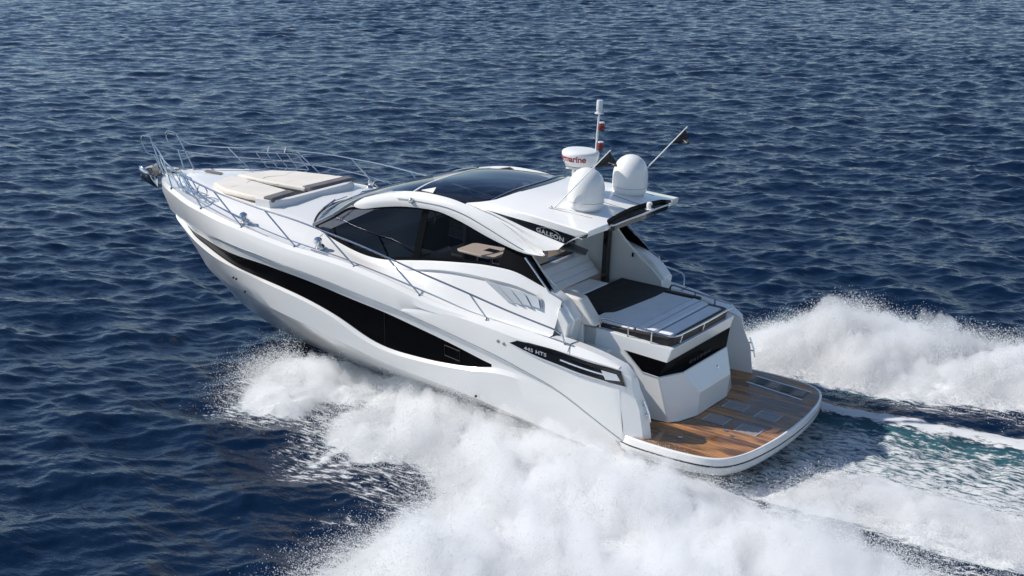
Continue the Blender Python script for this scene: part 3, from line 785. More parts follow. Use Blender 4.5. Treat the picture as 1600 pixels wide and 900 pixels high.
# side glass panes
WT = [(8.45, 1.355, 2.37), (8.2, 1.345, 2.51), (8.0, 1.335, 2.62), (7.66, 1.31, 2.83), (7.43, 1.315, 2.87), (7.22, 1.33, 2.91), (6.94, 1.34, 2.98), (6.38, 1.38, 3.085), (6.11, 1.39, 3.11), (5.84, 1.40, 3.125), (5.57, 1.41, 3.09), (5.31, 1.42, 3.03), (4.78, 1.44, 2.88), (4.30, 1.46, 2.78), (3.93, 1.48, 2.73)]
def seg(pts, xa, xb, n, sig=.06):
    return at_x_curve(pts, np.linspace(xa, xb, n), sig)
for s in (1, -1):
    p1 = MB().loft([seg(WB, 8.44, 6.12, 40), seg(WT, 8.44, 6.08, 40)]); p1.side(s).build('side_window', M['tintF'], cabin)
    p2 = MB().loft([seg(WB, 6.0, 4.42, 30), seg(WT, 5.97, 4.40, 30)]); p2.side(s).build('side_window', M['tintA'], cabin)
    p3 = MB().loft([seg(WB, 4.42, 3.40, 20) + (0, .004, 0), seg(WT, 4.40, 3.93, 20) + (0, .004, 0)])
    p3.loft([seg(WB, 4.42, 3.40, 20) + (0, -.05, 0), seg(WT, 4.40, 3.93, 20) + (0, -.05, 0)])
    p3.side(s).build('aft_side_panel', M['frame_black'], cabin)
    # black frame: bottom strip, top strip, pillar
    fb = seg(WB, 8.44, 3.42, 80); ft = at_x_curve(WT, np.interp(fb[:, 0], [3.42, 8.44], [3.95, 8.44]), .06)
    d = ft - fb; ln = np.linalg.norm(d, axis=1)[:, None]; d = d / np.maximum(ln, .05)
    hgt = np.minimum(.055, ln * .4)
    fr = MB().loft([fb + (0, .010, -.01), fb + d * hgt + (0, .008, 0)])
    fr.loft([ft + (0, .010, .01), ft - d * hgt * .7 + (0, .008, 0)])
    pl0, pl1 = seg(WB, 6.13, 5.98, 2), seg(WT, 6.09, 5.95, 2)
    fr.loft([pl0 + (0, .012, 0), pl1 + (0, .012, 0)])
    fr.side(s).build('window_frame', M['frame_black'], cabin, clean=True)
    # windscreen pillar
    e0 = smooth_curve(EDGE[:5], 30, .1)
    pr = MB().loft([e0 + (0.02, .012, -.02), e0 + (0.03, .02, .03), e0 + (.03, -.03, .055), e0 + (0, -.09, .05)])
    pr.side(s).build('windscreen_pillar', M['pillar'], cabin)
    # sweeping arch over the side glass
    al = [(7.74, 1.25, 2.875), (7.65, 1.32, 2.865), (7.53, 1.335, 2.835), (7.41, 1.345, 2.845), (7.20, 1.36, 2.905), (6.90, 1.39, 2.985), (6.32, 1.45, 3.095), (5.78, 1.48, 3.135), (5.25, 1.50, 3.045), (4.73, 1.52, 2.90), (4.32, 1.54, 2.815), (3.89, 1.57, 2.765), (3.62, 1.56, 2.795)]
    am = [(7.745, 1.24, 2.88), (7.66, 1.30, 2.92), (7.5, 1.325, 2.96), (7.3, 1.36, 3.02), (7.05, 1.39, 3.09), (6.6, 1.44, 3.19), (6.25, 1.46, 3.22), (5.65, 1.485, 3.235), (5.26, 1.50, 3.19), (4.74, 1.525, 3.05), (4.26, 1.55, 2.90), (3.85, 1.565, 2.80), (3.63, 1.55, 2.797)]
    at = [(7.75, 1.20, 2.885), (7.62, 1.21, 2.95), (7.45, 1.23, 3.03), (6.94, 1.28, 3.215), (6.42, 1.33, 3.325), (6.01, 1.35, 3.365), (5.61, 1.37, 3.36), (5.24, 1.39, 3.315), (4.83, 1.41, 3.25), (4.31, 1.43, 3.06), (3.98, 1.45, 2.885), (3.70, 1.50, 2.80), (3.63, 1.53, 2.80)]
    ai = [(7.70, 1.12, 2.86), (7.6, 1.14, 2.90), (7.4, 1.15, 3.00), (6.94, 1.19, 3.18), (6.42, 1.22, 3.29), (6.01, 1.24, 3.32), (5.61, 1.26, 3.31), (5.24, 1.30, 3.28), (4.83, 1.33, 3.20), (4.31, 1.36, 3.0), (3.98, 1.39, 2.84), (3.75, 1.44, 2.77), (3.66, 1.48, 2.78)]
    A = [by_len(c_, 70, .12) for c_ in (al, am, at, ai)]
    low_in = A[0] + (0, -.06, .01)
    top_r = A[2] * .5 + A[1] * .5 + (0, .018, .022)
    ar = MB().loft([low_in, A[0], A[0] * .5 + A[1] * .5 + (0, .012, 0), A[1], top_r, A[2], A[3], low_in])
    ar_o = ar.side(s).build('roof_arch', M['gel'], cabin, ang=38)
    MB().tube(A[1][20:64] + (0, .012, .004), .005, 5).side(s).build('arch_groove', M['rubber'], ar_o)
    MB().lathe([(.045, 0), (.05, .03), (.04, .06), (.015, .075)], (6.27, 1.452, 3.20), 14, (0.2, .8, .5)).side(s).build('arch_lamp', M['steel'], ar_o)
    # roof side: white fin, black name panel, white roof edge bevel
    fl = by_len([(5.29, 1.32, 3.315), (4.86, 1.37, 3.26), (4.32, 1.42, 3.13), (3.93, 1.46, 3.0), (3.52, 1.50, 2.925), (3.40, 1.50, 2.93)], 40, .08)
    f2 = by_len([(5.25, 1.31, 3.32), (4.77, 1.40, 3.285), (4.32, 1.42, 3.20), (4.08, 1.42, 3.145), (3.72, 1.42, 3.08), (3.34, 1.42, 3.015)], 40, .08)
    fm = fl * .45 + f2 * .55 + (0, .02, -.004)
    aft_tip = at
    MB().loft([A[2][38:] + (0, -.015, -.012), by_len([(5.28, 1.33, 3.30), (4.86, 1.385, 3.235), (4.32, 1.435, 3.09), (3.93, 1.47, 2.95), (3.66, 1.50, 2.86)], 32, .05)]).loft([by_len([(5.28, 1.33, 3.30), (4.86, 1.385, 3.235), (4.32, 1.435, 3.09), (3.93, 1.47, 2.95), (3.66, 1.50, 2.86)], 40, .05), fl, fm, f2, f2 + (0, -.12, -.02)]).side(s).build('roof_fin', M['gel'], cabin, ang=25)
    bh = by_len([(4.80, 1.40, 3.295), (4.33, 1.425, 3.275), (3.85, 1.43, 3.25), (3.38, 1.44, 3.215), (3.08, 1.445, 3.195)], 40, .05)
    bl = by_len([(4.78, 1.40, 3.285), (4.32, 1.41, 3.20), (4.08, 1.41, 3.145), (3.72, 1.41, 3.08), (3.34, 1.41, 3.02)], 40, .05)
    np_o = MB().loft([bh + (0, -.02, 0), bl + (0, -.0, 0)]).side(s).build('name_panel', M['black'], cabin)

# aft hardtop
def roof_z(x, v):
    zc = np.interp(x, [2.55, 3.0, 3.4, 4.0, 4.5, 5.0], [3.365, 3.425, 3.475, 3.525, 3.545, 3.55])
    ze = np.interp(x, [2.88, 3.36, 3.86, 4.44, 4.88, 5.3], [3.315, 3.34, 3.375, 3.385, 3.36, 3.315])
    return ze + (zc - ze) * (1 - abs(v) ** 2.6)
def roof_edge(x):
    return np.interp(x, [2.6, 2.88, 3.36, 3.86, 4.44, 4.88, 5.30], [1.50, 1.50, 1.465, 1.43, 1.38, 1.34, 1.30])
ht = MB()
vv = np.linspace(-1, 1, 41)
def fwd_x(v):      # front boundary follows the rim of the sunroof
    a = abs(v) * 1.36
    return np.interp(a, [0, .6, 1.0, 1.2, 1.30, 1.36], [4.54, 4.60, 4.73, 4.84, 5.05, 5.28])
def aft_x(v):
    return np.interp(abs(v), [0, .62, .70, 1.0], [2.96, 2.90, 2.80, 2.88])
rows = []
for v in vv:
    xs_ = np.linspace(aft_x(v), fwd_x(v), 26)
    rows.append([(x, roof_edge(x) * v, roof_z(x, v)) for x in xs_])
ht.loft(rows)
top_edge = np.array(rows[-1])            # port edge
bev = by_len([(3.10, 1.47, 3.185), (3.38, 1.465, 3.215), (3.85, 1.455, 3.25), (4.33, 1.44, 3.275), (4.80, 1.40, 3.295), (5.28, 1.31, 3.31)], 26, .05)
for s in (1, -1):
    e = top_edge.copy(); b = bev.copy()
    m1 = e + (0, .02, -.02)
    if s < 0:
        e[:, 1] *= -1; b[:, 1] *= -1; m1[:, 1] *= -1
    ht.loft([e, m1, b])
# aft fascia and soffit
af = []
for v in vv:
    x = aft_x(v); y = roof_edge(x) * v
    z = roof_z(x, v)
    dx = np.interp(abs(v), [0, .60, .68, 1.0], [.24, .14, .02, .0])
    af.append([(x - dx, y, z - .035 - dx * .16), (x - dx + .02, y, z - .10 - dx * .16), (x + .12, y * .985, z - .15), (4.6, y * .9, 3.32)])
ht.loft([[a[0] for a in af], [a[1] for a in af], [a[2] for a in af], [a[3] for a in af]])
# outer thirds close the top to the fascia
for s in (1, -1):
    sel = [i for i, v in enumerate(vv) if v * s >= .66]
    ht.loft([[rows[i][0] for i in sel], [af[i][0] for i in sel]])
    ht.poly([(2.88, s * 1.5, 3.315), (2.88, s * 1.5, 3.28), (3.10, s * 1.47, 3.185)])
    ht.poly([(2.88, s * 1.5, 3.28), (3.34, s * 1.41, 3.02), (3.10, s * 1.47, 3.185)])
roof_o = ht.build('hardtop', M['gel'], Y, ang=28)
# dark recessed strip with its pale lip along the aft roof edge
sel = [i for i, v in enumerate(vv) if abs(v) <= .66]
ri = [rows[i][0] for i in sel]; ro = [af[i][0] for i in sel]
lerp = lambda a, b, t: tuple(np.array(a) * (1 - t) + np.array(b) * t)
sp = MB().loft([ri, [tuple(np.array(lerp(a, b, .12)) + (0, 0, -.045)) for a, b in zip(ri, ro)], [tuple(np.array(lerp(a, b, .85)) + (0, 0, -.02)) for a, b in zip(ri, ro)]])
sp_o = sp.build('spoiler_panel', M['hullglass'], roof_o)
MB().loft([[tuple(np.array(lerp(a, b, .84)) + (0, 0, -.02)) for a, b in zip(ri, ro)], [tuple(np.array(b) + (0, 0, .004)) for b in ro], [tuple(np.array(b) + (-.004, 0, -.02)) for b in ro]]).build('spoiler_lip', M['gel'], roof_o)
MB().loft([[tuple(np.array(b) + (-.005, 0, -.022)) for b in ro], [tuple(np.array(b) + (.01, 0, -.10)) for b in ro]]).build('spoiler_fascia', M['black'], roof_o)
for s in (1, -1):
    MB().tube([(3.45, s * .25, roof_z(3.45, .17) + .003), (2.92, s * .22, roof_z(2.92, .15) + .003)], .004, 4).build('roof_seam', M['rubber'], roof_o)
    MB().tube([(3.85, s * 1.10, roof_z(3.85, .76) + .003), (3.1, s * 1.02, roof_z(3.1, .70) + .003)], .004, 4).build('roof_seam', M['rubber'], roof_o)

# white stern light on the spoiler
nl = MB().lathe([(.075, 0), (.075, .012), (.05, .018), (.048, .09), (.04, .115), (.015, .125)], (2.80, -.30, 3.345), 20)
nl_o = nl.build('stern_light', M['white_plastic'], Y)
MB().box((2.752, -.30, 3.40), (.006, .05, .05)).build('light_lens', M['int_dark'], nl_o)

# ------------------------------------------------------------------ roof equipment
def sat_dome(x, y):
    z = roof_z(x, y / 1.46) - .005
    prof = [(.235, 0), (.262, .015), (.285, .07), (.292, .16), (.293, .30), (.285, .38), (.262, .46), (.225, .53), (.175, .585), (.11, .625), (.05, .643), (.004, .648)]
    o = MB().lathe(prof, (x, y, z), 48).build('satellite_dome', M['white_plastic'], Y, ang=60)
    MB().lathe([(.294, .118), (.296, .12), (.296, .124), (.294, .126)], (x, y, z), 48).build('dome_seam', M['gel_grey'], o)
    MB().lathe([(.25, -.02), (.25, .012)], (x, y, z), 32).build('dome_base', M['gel_grey'], o)
    return o
sat_dome(3.42, .70); sat_dome(3.40, -.70)
# radar
RC = (3.98, -.02)
rz = 3.93
rd = MB().lathe([(.20, .0), (.245, .02), (.275, .07), (.298, .13), (.308, .20), (.306, .225), (.295, .245), (.26, .262), (.15, .275), (.004, .28)], (*RC, rz), 48).build('radar', M['white_plastic'], Y, ang=50)
MB().lathe([(.21, -.03), (.235, -.01), (.24, .004), (.20, .008)], (*RC, rz), 40).build('radar_base', M['gel_grey'], rd)
ps = MB()
ps.box((RC[0], RC[1], rz - .045), (.36, .30, .02))
for dx, dy in ((-.12, .1), (-.12, -.1), (.12, 0)):
    ps.tube([(RC[0] + dx, RC[1] + dy, rz - .05), (RC[0] + dx * 1.2 - .03, RC[1] + dy * 1.2, 3.50)], .022, 10)
ps.build('radar_stand', M['white_plastic'], rd)
MB().lathe([(.03, -.05), (.045, -.03), (.045, .03), (.03, .05)], (RC[0] - .13, RC[1] + .18, rz - .11), 12, (1, 0, 0)).build('horn', M['rubber'], rd)
# light mast
mz = [(3.95, -.16, 3.50), (3.86, -.16, 3.66), (3.80, -.155, 3.85), (3.775, -.15, 4.05), (3.765, -.15, 4.45), (3.755, -.15, 4.80)]
ms = MB().tube(smooth_curve(mz, 24, .05), .017, 10).build('light_mast', M['white_plastic'], Y)
MB().lathe([(.075, 0), (.075, .012), (.048, .02), (.045, .05), (.052, .06), (.052, .20), (.046, .22), (.015, .225)], (3.755, -.15, 4.80), 20).build('masthead_lamp', M['lens'], ms)
for z in (4.60, 4.28):
    l = MB().lathe([(.045, -.055), (.048, -.045), (.048, .045), (.045, .05)], (3.70, -.165, z), 18).build('mast_lamp', M['red'], ms)
    MB().lathe([(.046, .0), (.046, .018)], (3.70, -.165, z + .052), 18).build('lamp_cap', M['white_plastic'], l)
    MB().lathe([(.046, -.02), (.046, .0)], (3.70, -.165, z - .055), 18).build('lamp_foot', M['rubber'], l)
# flag staffs with pennants
def staff(a, b, n_side, name='flag_staff'):
    a = np.array(a); b = np.array(b)
    o = MB().tube([a, b], [.012, .009], 8).build(name, M['white_plastic'], Y)
    MB().lathe([(.05, 0), (.05, .02), (.025, .03), (.02, .07)], a - (0, 0, .03), 14).tube([a + (-.12, 0, -.03), a + (.12, 0, -.03)], .015).tube([a + (.05, 0, -.03), a + (.02, 0, .06)], .01).build('staff_foot', M['steel'], o)
    return o
def pennant(par, p0, p1, tip, amp, ph):
    p0, p1, tip = map(np.array, (p0, p1, tip))
    rows = []
    nu = np.cross(p1 - p0, tip - p0); nu = nu / np.linalg.norm(nu)
    for i in range(17):
        u = i / 16
        a = p0 + (tip - p0) * u; b = p1 + (tip - p1) * (u ** .8)
        rows.append([a + (b - a) * t + nu * amp * math.sin(u * 7 + t * 1.3 + ph) * u ** .6 for t in np.linspace(0, 1, 7)])
    fl_ = MB().loft(rows)
    o = fl_.build('pennant', M['flag'], par)
    sm_ = o.modifiers.new('thick', 'SOLIDIFY'); sm_.thickness = .003; sm_.offset = 0
    mk = []
    for i in (6, 7, 8, 9, 10, 11, 12):
        r_ = np.array(rows[i])
        mk.append([r_[3] + (r_[4] - r_[3]) * .3 + nu * .006, r_[3] + (r_[4] - r_[3]) * (.75 if i % 2 else .55) + nu * .006])
    MB().loft(mk).build('pennant_print', M['flagmark'], o, clean=False)
    return o
f1 = staff((3.82, 1.04, 3.41), (2.84, 1.04, 4.52), 1)
pennant(f1, (2.86, 1.04, 4.50), (3.12, 1.04, 4.205), (2.72, 1.0, 4.28), .02, 0.3)
f2_ = staff((3.55, -.90, 3.47), (2.53, -.90, 4.66), -1)
pennant(f2_, (2.56, -.90, 4.62), (2.80, -.90, 4.345), (2.48, -.95, 4.37), .03, 1.6)

# ------------------------------------------------------------------ bow rails
TP = [(13.49, .35, 2.97), (13.36, .36, 2.86), (13.1, .52, 2.82), (12.62, .87, 2.80), (11.93, 1.31, 2.82), (11.42, 1.56, 2.81), (10.59, 1.84, 2.79), (10.31, 1.91, 2.77), (9.64, 2.03, 2.74), (8.95, 2.08, 2.69), (8.26, 2.10, 2.65), (7.62, 2.11, 2.575), (6.86, 2.11, 2.48), (6.26, 2.11, 2.38), (5.67, 2.11, 2.27), (4.61, 2.11, 2.10), (3.81, 2.10, 1.96), (3.11, 2.08, 1.86)]
tpc = smooth_curve(TP, 160, .15)
end_c = [(3.0, 2.075, 1.84), (2.93, 2.065, 1.80), (2.90, 2.03, 1.72), (2.89, 2.0, 1.63)]
MID = [(13.30, .33, 2.70), (13.05, .52, 2.665), (12.6, .86, 2.62), (11.9, 1.28, 2.60), (11.1, 1.64, 2.57), (10.01, 1.93, 2.48), (9.2, 2.03, 2.37)]
for s in (1, -1):
    rl = MB().tube(np.concatenate([[(13.79, .33, 2.90), (13.80, .33, 2.97), (13.77, .33, 3.02), (13.72, .33, 3.045), (13.56, .33, 3.04), (13.52, .34, 3.02)], tpc, end_c]), .015, 8)
    rail = rl.side(s).build('bow_rail', M['steel'], Y)
    MB().tube(np.concatenate([[(13.79, .33, 2.90), (13.70, .33, 2.78), (13.65, .33, 2.72), (13.61, .33, 2.70)], smooth_curve(MID, 60, .1)]), .012, 8).side(s).build('middle_rail', M['steel'], rail)
    for a, b in (((13.25, .28, 2.34), (13.46, .33, 2.70)), ((13.10, .40, 2.34), (13.49, .35, 2.97)), ((12.2, 1.08, 2.37), (12.62, .87, 2.80)), ((10.82, 1.70, 2.34), (11.42, 1.56, 2.81)), ((9.60, 1.95, 2.25), (10.31, 1.91, 2.77)), ((8.33, 2.0, 2.15), (8.95, 2.08, 2.69)),
                 ((7.01, 2.02, 2.06), (7.62, 2.11, 2.575)), ((5.64, 2.02, 1.84), (6.26, 2.11, 2.38)), ((4.32, 2.02, 1.73), (4.61, 2.11, 2.10))):
        MB().tube([a, b], .0135, 8).lathe([(.035, -.02), (.035, .008), (.018, .018)], a, 12).side(s).build('stanchion', M['steel'], rail)
    # wire fender racks hung on the rail near the bow
    def rack(x0, x1, y0, y1, z0, z1):
        k = MB()
        tp_ = [(x0, y0, z1), (x1, y1, z1 + .03)]; 
        yo = .22
        lo = [(x0 - .28, y0 + yo * .2, z0), (x1 - .28, y1 + yo * .2, z0 + .03)]
        inn = [(x0 - .28, y0 - .16, z0 - .03), (x1 - .28, y1 - .16, z0)]
        k.tube([*tp_], .011).tube([tp_[1], lo[1], inn[1]], .010).tube([tp_[0], lo[0], inn[0]], .010).tube(lo, .010).tube(inn, .010)
        for t in (.25, .5, .75):
            p = np.array(tp_[0]) * (1 - t) + np.array(tp_[1]) * t; q = np.array(lo[0]) * (1 - t) + np.array(lo[1]) * t; w = np.array(inn[0]) * (1 - t) + np.array(inn[1]) * t
            k.tube([p, q, w], .008)
        k.tube([np.array(tp_[0]) * .6 + np.array(tp_[1]) * .4 - (.12, -.02, .14), np.array(tp_[0]) * .3 + np.array(tp_[1]) * .7 - (.12, -.02, .14)], .008)
        for t in (.3, .7):
            p = np.array(tp_[0]) * (1 - t) + np.array(tp_[1]) * t
            k.tube([p, p + (.03, .07, .10)], .008)
        return k
    rack(12.16, 11.32, 1.16, 1.46, 2.46, 2.74).side(s).build('fender_rack', M['steel'], rail)

# anchor in the bow roller
an = bpy.data.objects.new('anchor', None); COL.objects.link(an); an.parent = Y
MB().prism([(13.2, -.09, 2.36), (13.86, -.07, 2.20), (13.86, .07, 2.20), (13.2, .09, 2.36)], (0, 0, .05)).lathe([(.05, -.07), (.07, 0), (.05, .07)], (13.88, 0, 2.24), 14, (0, 1, 0)).build('bow_roller', M['steel_dull'], an)
MB().tube([(13.1, 0, 2.42), (13.9, 0, 2.33), (14.10, 0, 2.24), (14.16, 0, 2.12)], [.03, .035, .035, .03], 8).build('shank', M['galv'], an)
fk = MB()
fk.loft([[(14.22, 0, 2.30), (14.05, .17, 2.36), (13.80, .20, 2.30)], [(14.24, 0, 2.20), (14.08, .12, 2.20), (13.80, .1, 2.12)], [(14.18, 0, 2.02), (14.02, .02, 2.0), (13.72, 0, 1.93)]])
fk.mirror()
fo = fk.build('fluke', M['steel'], an, ang=50); fo.modifiers.new('t', 'SOLIDIFY').thickness = .025
MB().lathe([(.02, -.13), (.10, -.12), (.13, -.05), (.13, .05), (.10, .12), (.02, .13)], (13.62, .02, 2.34), 18, (0, 1, 0)).build('windlass_drum', M['galv'], an)

# ------------------------------------------------------------------ swim platform
pf_half = [(2.75, 1.74), (1.95, 1.93), (1.6, 2.03), (1.0, 2.06), (.6, 2.03), (.33, 1.96), (.16, 1.84), (.05, 1.66), (-.05, 1.35), (-.11, 1.0), (-.16, .5), (-.175, 0)]
pf_out = by_len([(a, b, 0) for a, b in pf_half], 46, .03)
full = np.concatenate([pf_out, (pf_out * (1, -1, 1))[::-1][1:]])
def outl(dz, inset):
    q = full.copy()
    c_ = np.array([1.3, 0, 0]); d = q - c_
    L2 = np.linalg.norm(d, axis=1)[:, None]
    q = c_ + d * (L2 - inset) / L2
    q[:, 2] = dz
    return q
pl = MB()
pl.loft([outl(.405, .055), outl(.422, .045), outl(.422, .015), outl(.41, .004), outl(.31, .0), outl(.30, .012), outl(.285, .012), outl(.275, .0), outl(.20, .012), outl(.14, .06), outl(.10, .4)])
bt = outl(.10, .4)
pl.poly([tuple(p) for p in bt])
plat = pl.build('swim_platform', M['gel'], Y, ang=35)
MB().tube(outl(.292, .006)[8:-8], .009, 6).build('edge_strip', M['rubber'], plat)
MB().prism([tuple(p) for p in outl(.400, .047)], (0, 0, .016)).build('teak_decking', M['teak'], plat, ang=30)
for (cx, cy) in ((.94, -.24), (.94, .48), (.35, -.16), (.35, .56)):
    g = MB()
    for k in range(9):
        g.box((cx, cy - .16 + k * .04, .4215), (.36, .009, .008))
    for k in (-1, 1):
        g.box((cx + k * .18, cy, .4205), (.012, .34, .007))
    g.build('floor_grate', M['gel_grey'], plat)
ps_ = MB().prism([(1.25, -1.74, .417), (.25, -1.62, .417), (.24, -1.22, .417), (1.27, -1.40, .417)], (0, 0, .004))
pas = ps_.build('boarding_ladder', M['walnut'], plat)
lr = MB().prism([(1.27, -1.76, .418), (.22, -1.64, .418), (.22, -1.61, .418), (1.27, -1.73, .418)], (0, 0, .008)).prism([(1.29, -1.40, .418), (.2, -1.21, .418), (.2, -1.18, .418), (1.29, -1.37, .418)], (0, 0, .008))
lr.build('ladder_rail', M['white_plastic'], pas)
for k in range(4):
    x = 1.08 - k * .24
    MB().box((x, -1.55 + k * .035, .4225), (.17, .27, .006), Matrix.Rotation(R(9), 4, 'Z')).build('ladder_tread', M['brown_dark'] if k % 2 == 0 else M['teak'], pas)
for (x, y) in ((1.05, 1.52), (.62, .83), (.46, .95)):
    MB().lathe([(.035, 0), (.035, .01), (.015, .014)], (x, y, .418), 14).build('deck_fitting', M['steel'], plat)

# ------------------------------------------------------------------ stern module: tender garage, sunpad base and cockpit tub
st = bpy.data.objects.new('stern_module', None); COL.objects.link(st); st.parent = Y
F1 = (1.50, 1.12, 1.615); F2 = (1.56, 1.14, 1.40); V3 = (1.68, 1.15, 1.13); V4 = (1.47, 1.11, .425)
V5 = (1.44, .79, 1.17); V6 = (1.235, .56, .82); V7 = (1.25, .53, .425); V8 = (1.36, .95, .425)
FT = (2.80, 1.21, 1.71); FBt = (2.80, 1.21, 1.5); WTp = (2.29, 1.185, 1.455); WLo = (1.96, 1.17, 1.16); SB_ = (2.80, 1.24, .42)
mr = lambda p: (p[0], -p[1], p[2])
sm = MB()
# side walls and fascia
sm.poly([FT, F1, F2, WTp, FBt]); sm.poly([FBt, WTp, WLo, V3, V4, SB_])
sm.mirror()
sm.poly([F1, F2, mr(F2), mr(F1)])
sm.poly([V3, V5, V6, V7, V8, V4]); sm.poly([mr(p) for p in (V3, V5, V6, V7, V8, V4)][::-1])
fi = .1
top_in = [(2.80, 1.10, 1.72), (1.60, 1.03, 1.625)]
sm.add([FT, F1, mr(F1), mr(FT), (2.8, 1.1, 1.715), (1.60, 1.02, 1.625), (1.60, -1.02, 1.625), (2.8, -1.1, 1.715)], [(0, 1, 5, 4), (1, 2, 6, 5), (2, 3, 7, 6)])
smo = sm.build('stern_shell', M['gel'], st, bevel=.012, ang=20)
gd = MB().poly([V5, mr(V5), mr(V6), V6]); gd.poly([V6, mr(V6), mr(V7), V7])
gd_o = gd.build('garage_door', M['gel'], st, bevel=.015, ang=20)
MB().lathe([(.03, 0), (.035, .012), (.02, .02)], (1.345, -.27, .99), 14, (-.9, 0, .5)).build('door_latch', M['steel'], gd_o)
# wrap-around black glass
bgm = MB(); 
ofs = lambda p: (p[0] + .008, p[1] - .006, p[2])
bgm.poly([ofs(WTp), ofs(F2), ofs(V3), ofs(WLo)]); bgm.mirror()
bgm.poly([(F2[0] + .006, F2[1], F2[2]), (F2[0] + .006, -F2[1], F2[2]), (V3[0] + .006, -V3[1], V3[2]), (V5[0] + .012, -V5[1], V5[2]), (V5[0] + .012, V5[1], V5[2]), (V3[0] + .006, V3[1], V3[2])])
bg_o = bgm.build('stern_window', M['hullglass'], st)
tr2 = MB()
for s in (1, -1):
    tr2.tube([(p[0], p[1] * s, p[2]) for p in (WTp, WLo, V3, V5)], .012, 6)
tr2.tube([V5, mr(V5)], .012, 6)
tr2.build('window_trim', M['gel_grey'], bg_o)

# sunpad base (dark upholstered side) and rail
pb = [(2.85, 1.12), (1.68, 1.055), (1.60, 1.02), (1.56, .95), (1.54, 0)]
pbf = pb + [(x, -y) for x, y in reversed(pb[:-1])]
MB().prism([(x, y, 1.60) for x, y in pbf], (0, 0, .15)).build('sunpad_base', M['brown_dark'], st, bevel=.03, seg=3)
RP = [(2.75, 1.19, 1.72), (2.745, 1.185, 1.84), (2.72, 1.18, 1.875), (2.66, 1.175, 1.885)] + [(1.66, 1.09, 1.815), (1.57, 1.075, 1.81), (1.51, 1.02, 1.805), (1.49, .93, 1.80), (1.475, .45, 1.80)]
RP = RP + [(1.47, 0, 1.80)] + [(a, -b, c) for a, b, c in reversed(RP)]
sr_o = MB().tube(RP, .017, 10).build('stern_rail', M['steel'], st)
for (x, y, z0, z1) in ((2.26, 1.155, 1.66, 1.85), (1.87, 1.12, 1.63, 1.825)):
    for s in (1, -1):
        MB().tube([(x, s * y, z0 - .02), (x, s * y, z1)], .013, 8).build('rail_post', M['steel'], sr_o)
for y in (.80, 0.02, -.80):
    MB().tube([(1.535, y, 1.60), (1.49, y, 1.80)], .013, 8).build('rail_post', M['steel'], sr_o)

# cockpit tub: floor, forward bench plinth, starboard wing walls, bulkhead
ck = bpy.data.objects.new('cockpit', None); COL.objects.link(ck); ck.parent = Y
MB().box((3.6, 0, 1.40), (2.2, 2.7, .06)).box((3.55, 0, 1.55), (1.45, 2.3, .25)).build('cockpit_floor', M['gel_deck'], ck)
for s in (1, -1):
    # steps between the stern module and the bulwark
    tr3 = MB()
    for k in range(4):
        tr3.box((1.95 + k * .27 + .3, s * 1.48, .42 + k * .28 - .02), (.62 + .0 * k, .52, .28 * 1.0))
    tr3.build('stern_step', M['gel_deck'], ck, bevel=.015)
    MB().box((3.15, s * 1.46, 1.3), (.10, .56, .75)).build('side_gate', M['gel'], ck, bevel=.015)
    # wing wall inside the coaming rising to the roof
    ww = MB().prism([(2.95, s * 1.30, 1.45), (4.0, s * 1.30, 1.45), (4.0, s * 1.30, 2.72), (3.74, s * 1.30, 2.46), (3.42, s * 1.30, 2.2), (3.18, s * 1.3, 2.05), (2.97, s * 1.30, 1.86)], (0, s * .055, 0))
    ww.build('wing_wall', M['gel'], ck, bevel=.01)
    MB().tube([(3.93, s * 1.60, 2.72), (3.44, s * 1.635, 2.27), (3.22, s * 1.62, 2.18)], .016, 8).build('stay', M['steel'], ck)
MB().box((4.03, -1.20, 2.25), (.09, .12, 1.6)).build('door_pillar', M['black'], ck)
MB().prism([(4.10, -1.34, 1.45), (4.62, -1.34, 1.45), (4.62, -1.34, 3.2), (4.10, -1.34, 3.15)], (0, .05, 0)).box((4.45, -1.12, 2.35), (.05, .5, 1.6)).build('bulkhead', M['gel'], ck)
MB().box((4.30, -1.27, 2.86), (.25, .02, .05)).build('bulkhead_vent', M['int_dark'], ck)
MB().box((3.55, -1.27, 2.23), (.03, .02, .07)).build('switch_plate', M['int_dark'], ck)
MB().prism([(4.52, 1.34, 2.05), (4.52, -1.3, 2.03), (4.62, -1.3, 2.12), (4.62, 1.34, 2.12)], (.12, 0, .02)).build('window_sill', M['black'], ck, bevel=.03)
MB().prism([(3.75, .75, 2.80), (3.95, .35, 2.74), (4.3, -1.05, 2.22), (4.34, -1.02, 2.12), (4.0, .5, 2.62)], (.03, 0, .0)).build('flip_door', M['black'], ck)

# ------------------------------------------------------------------ interior seen through the glass
it = bpy.data.objects.new('saloon', None); COL.objects.link(it); it.parent = Y
MB().box((6.6, 0, 1.30), (4.2, 2.7, .06)).build('saloon_floor', M['int_dark'], it)
MB().prism([(8.55, -1.2, 2.28), (8.55, 1.2, 2.28), (7.5, 1.3, 2.22), (7.5, -1.3, 2.22)], (0, 0, .05)).box((7.5, 0, 1.85), (.1, 2.6, .8)).build('dashboard', M['int_dark'], it)
MB().box((6.9, .95, 1.72), (.9, .75, .75)).build('galley_unit', M['int_grey'], it, bevel=.03)
MB().box((6.9, .95, 2.11), (.95, .8, .03)).build('galley_top', M['int_dark'], it, bevel=.01)
hs = MB().box((6.5, -.55, 1.85), (.55, 1.0, .2)).box((6.22, -.55, 2.2), (.14, 1.0, .75))
hs.build('helm_seat', M['int_dark'], it, bevel=.06, seg=3)
sw = MB(); sw.tube([(7.42 + .08 * math.sin(a), -.6 + .19 * math.cos(a), 2.38 + .17 * math.sin(a)) for a in np.linspace(0, 2 * math.pi, 24, endpoint=False)], .014, 8, closed=True)
sw.build('steering_wheel', M['int_dark'], it)
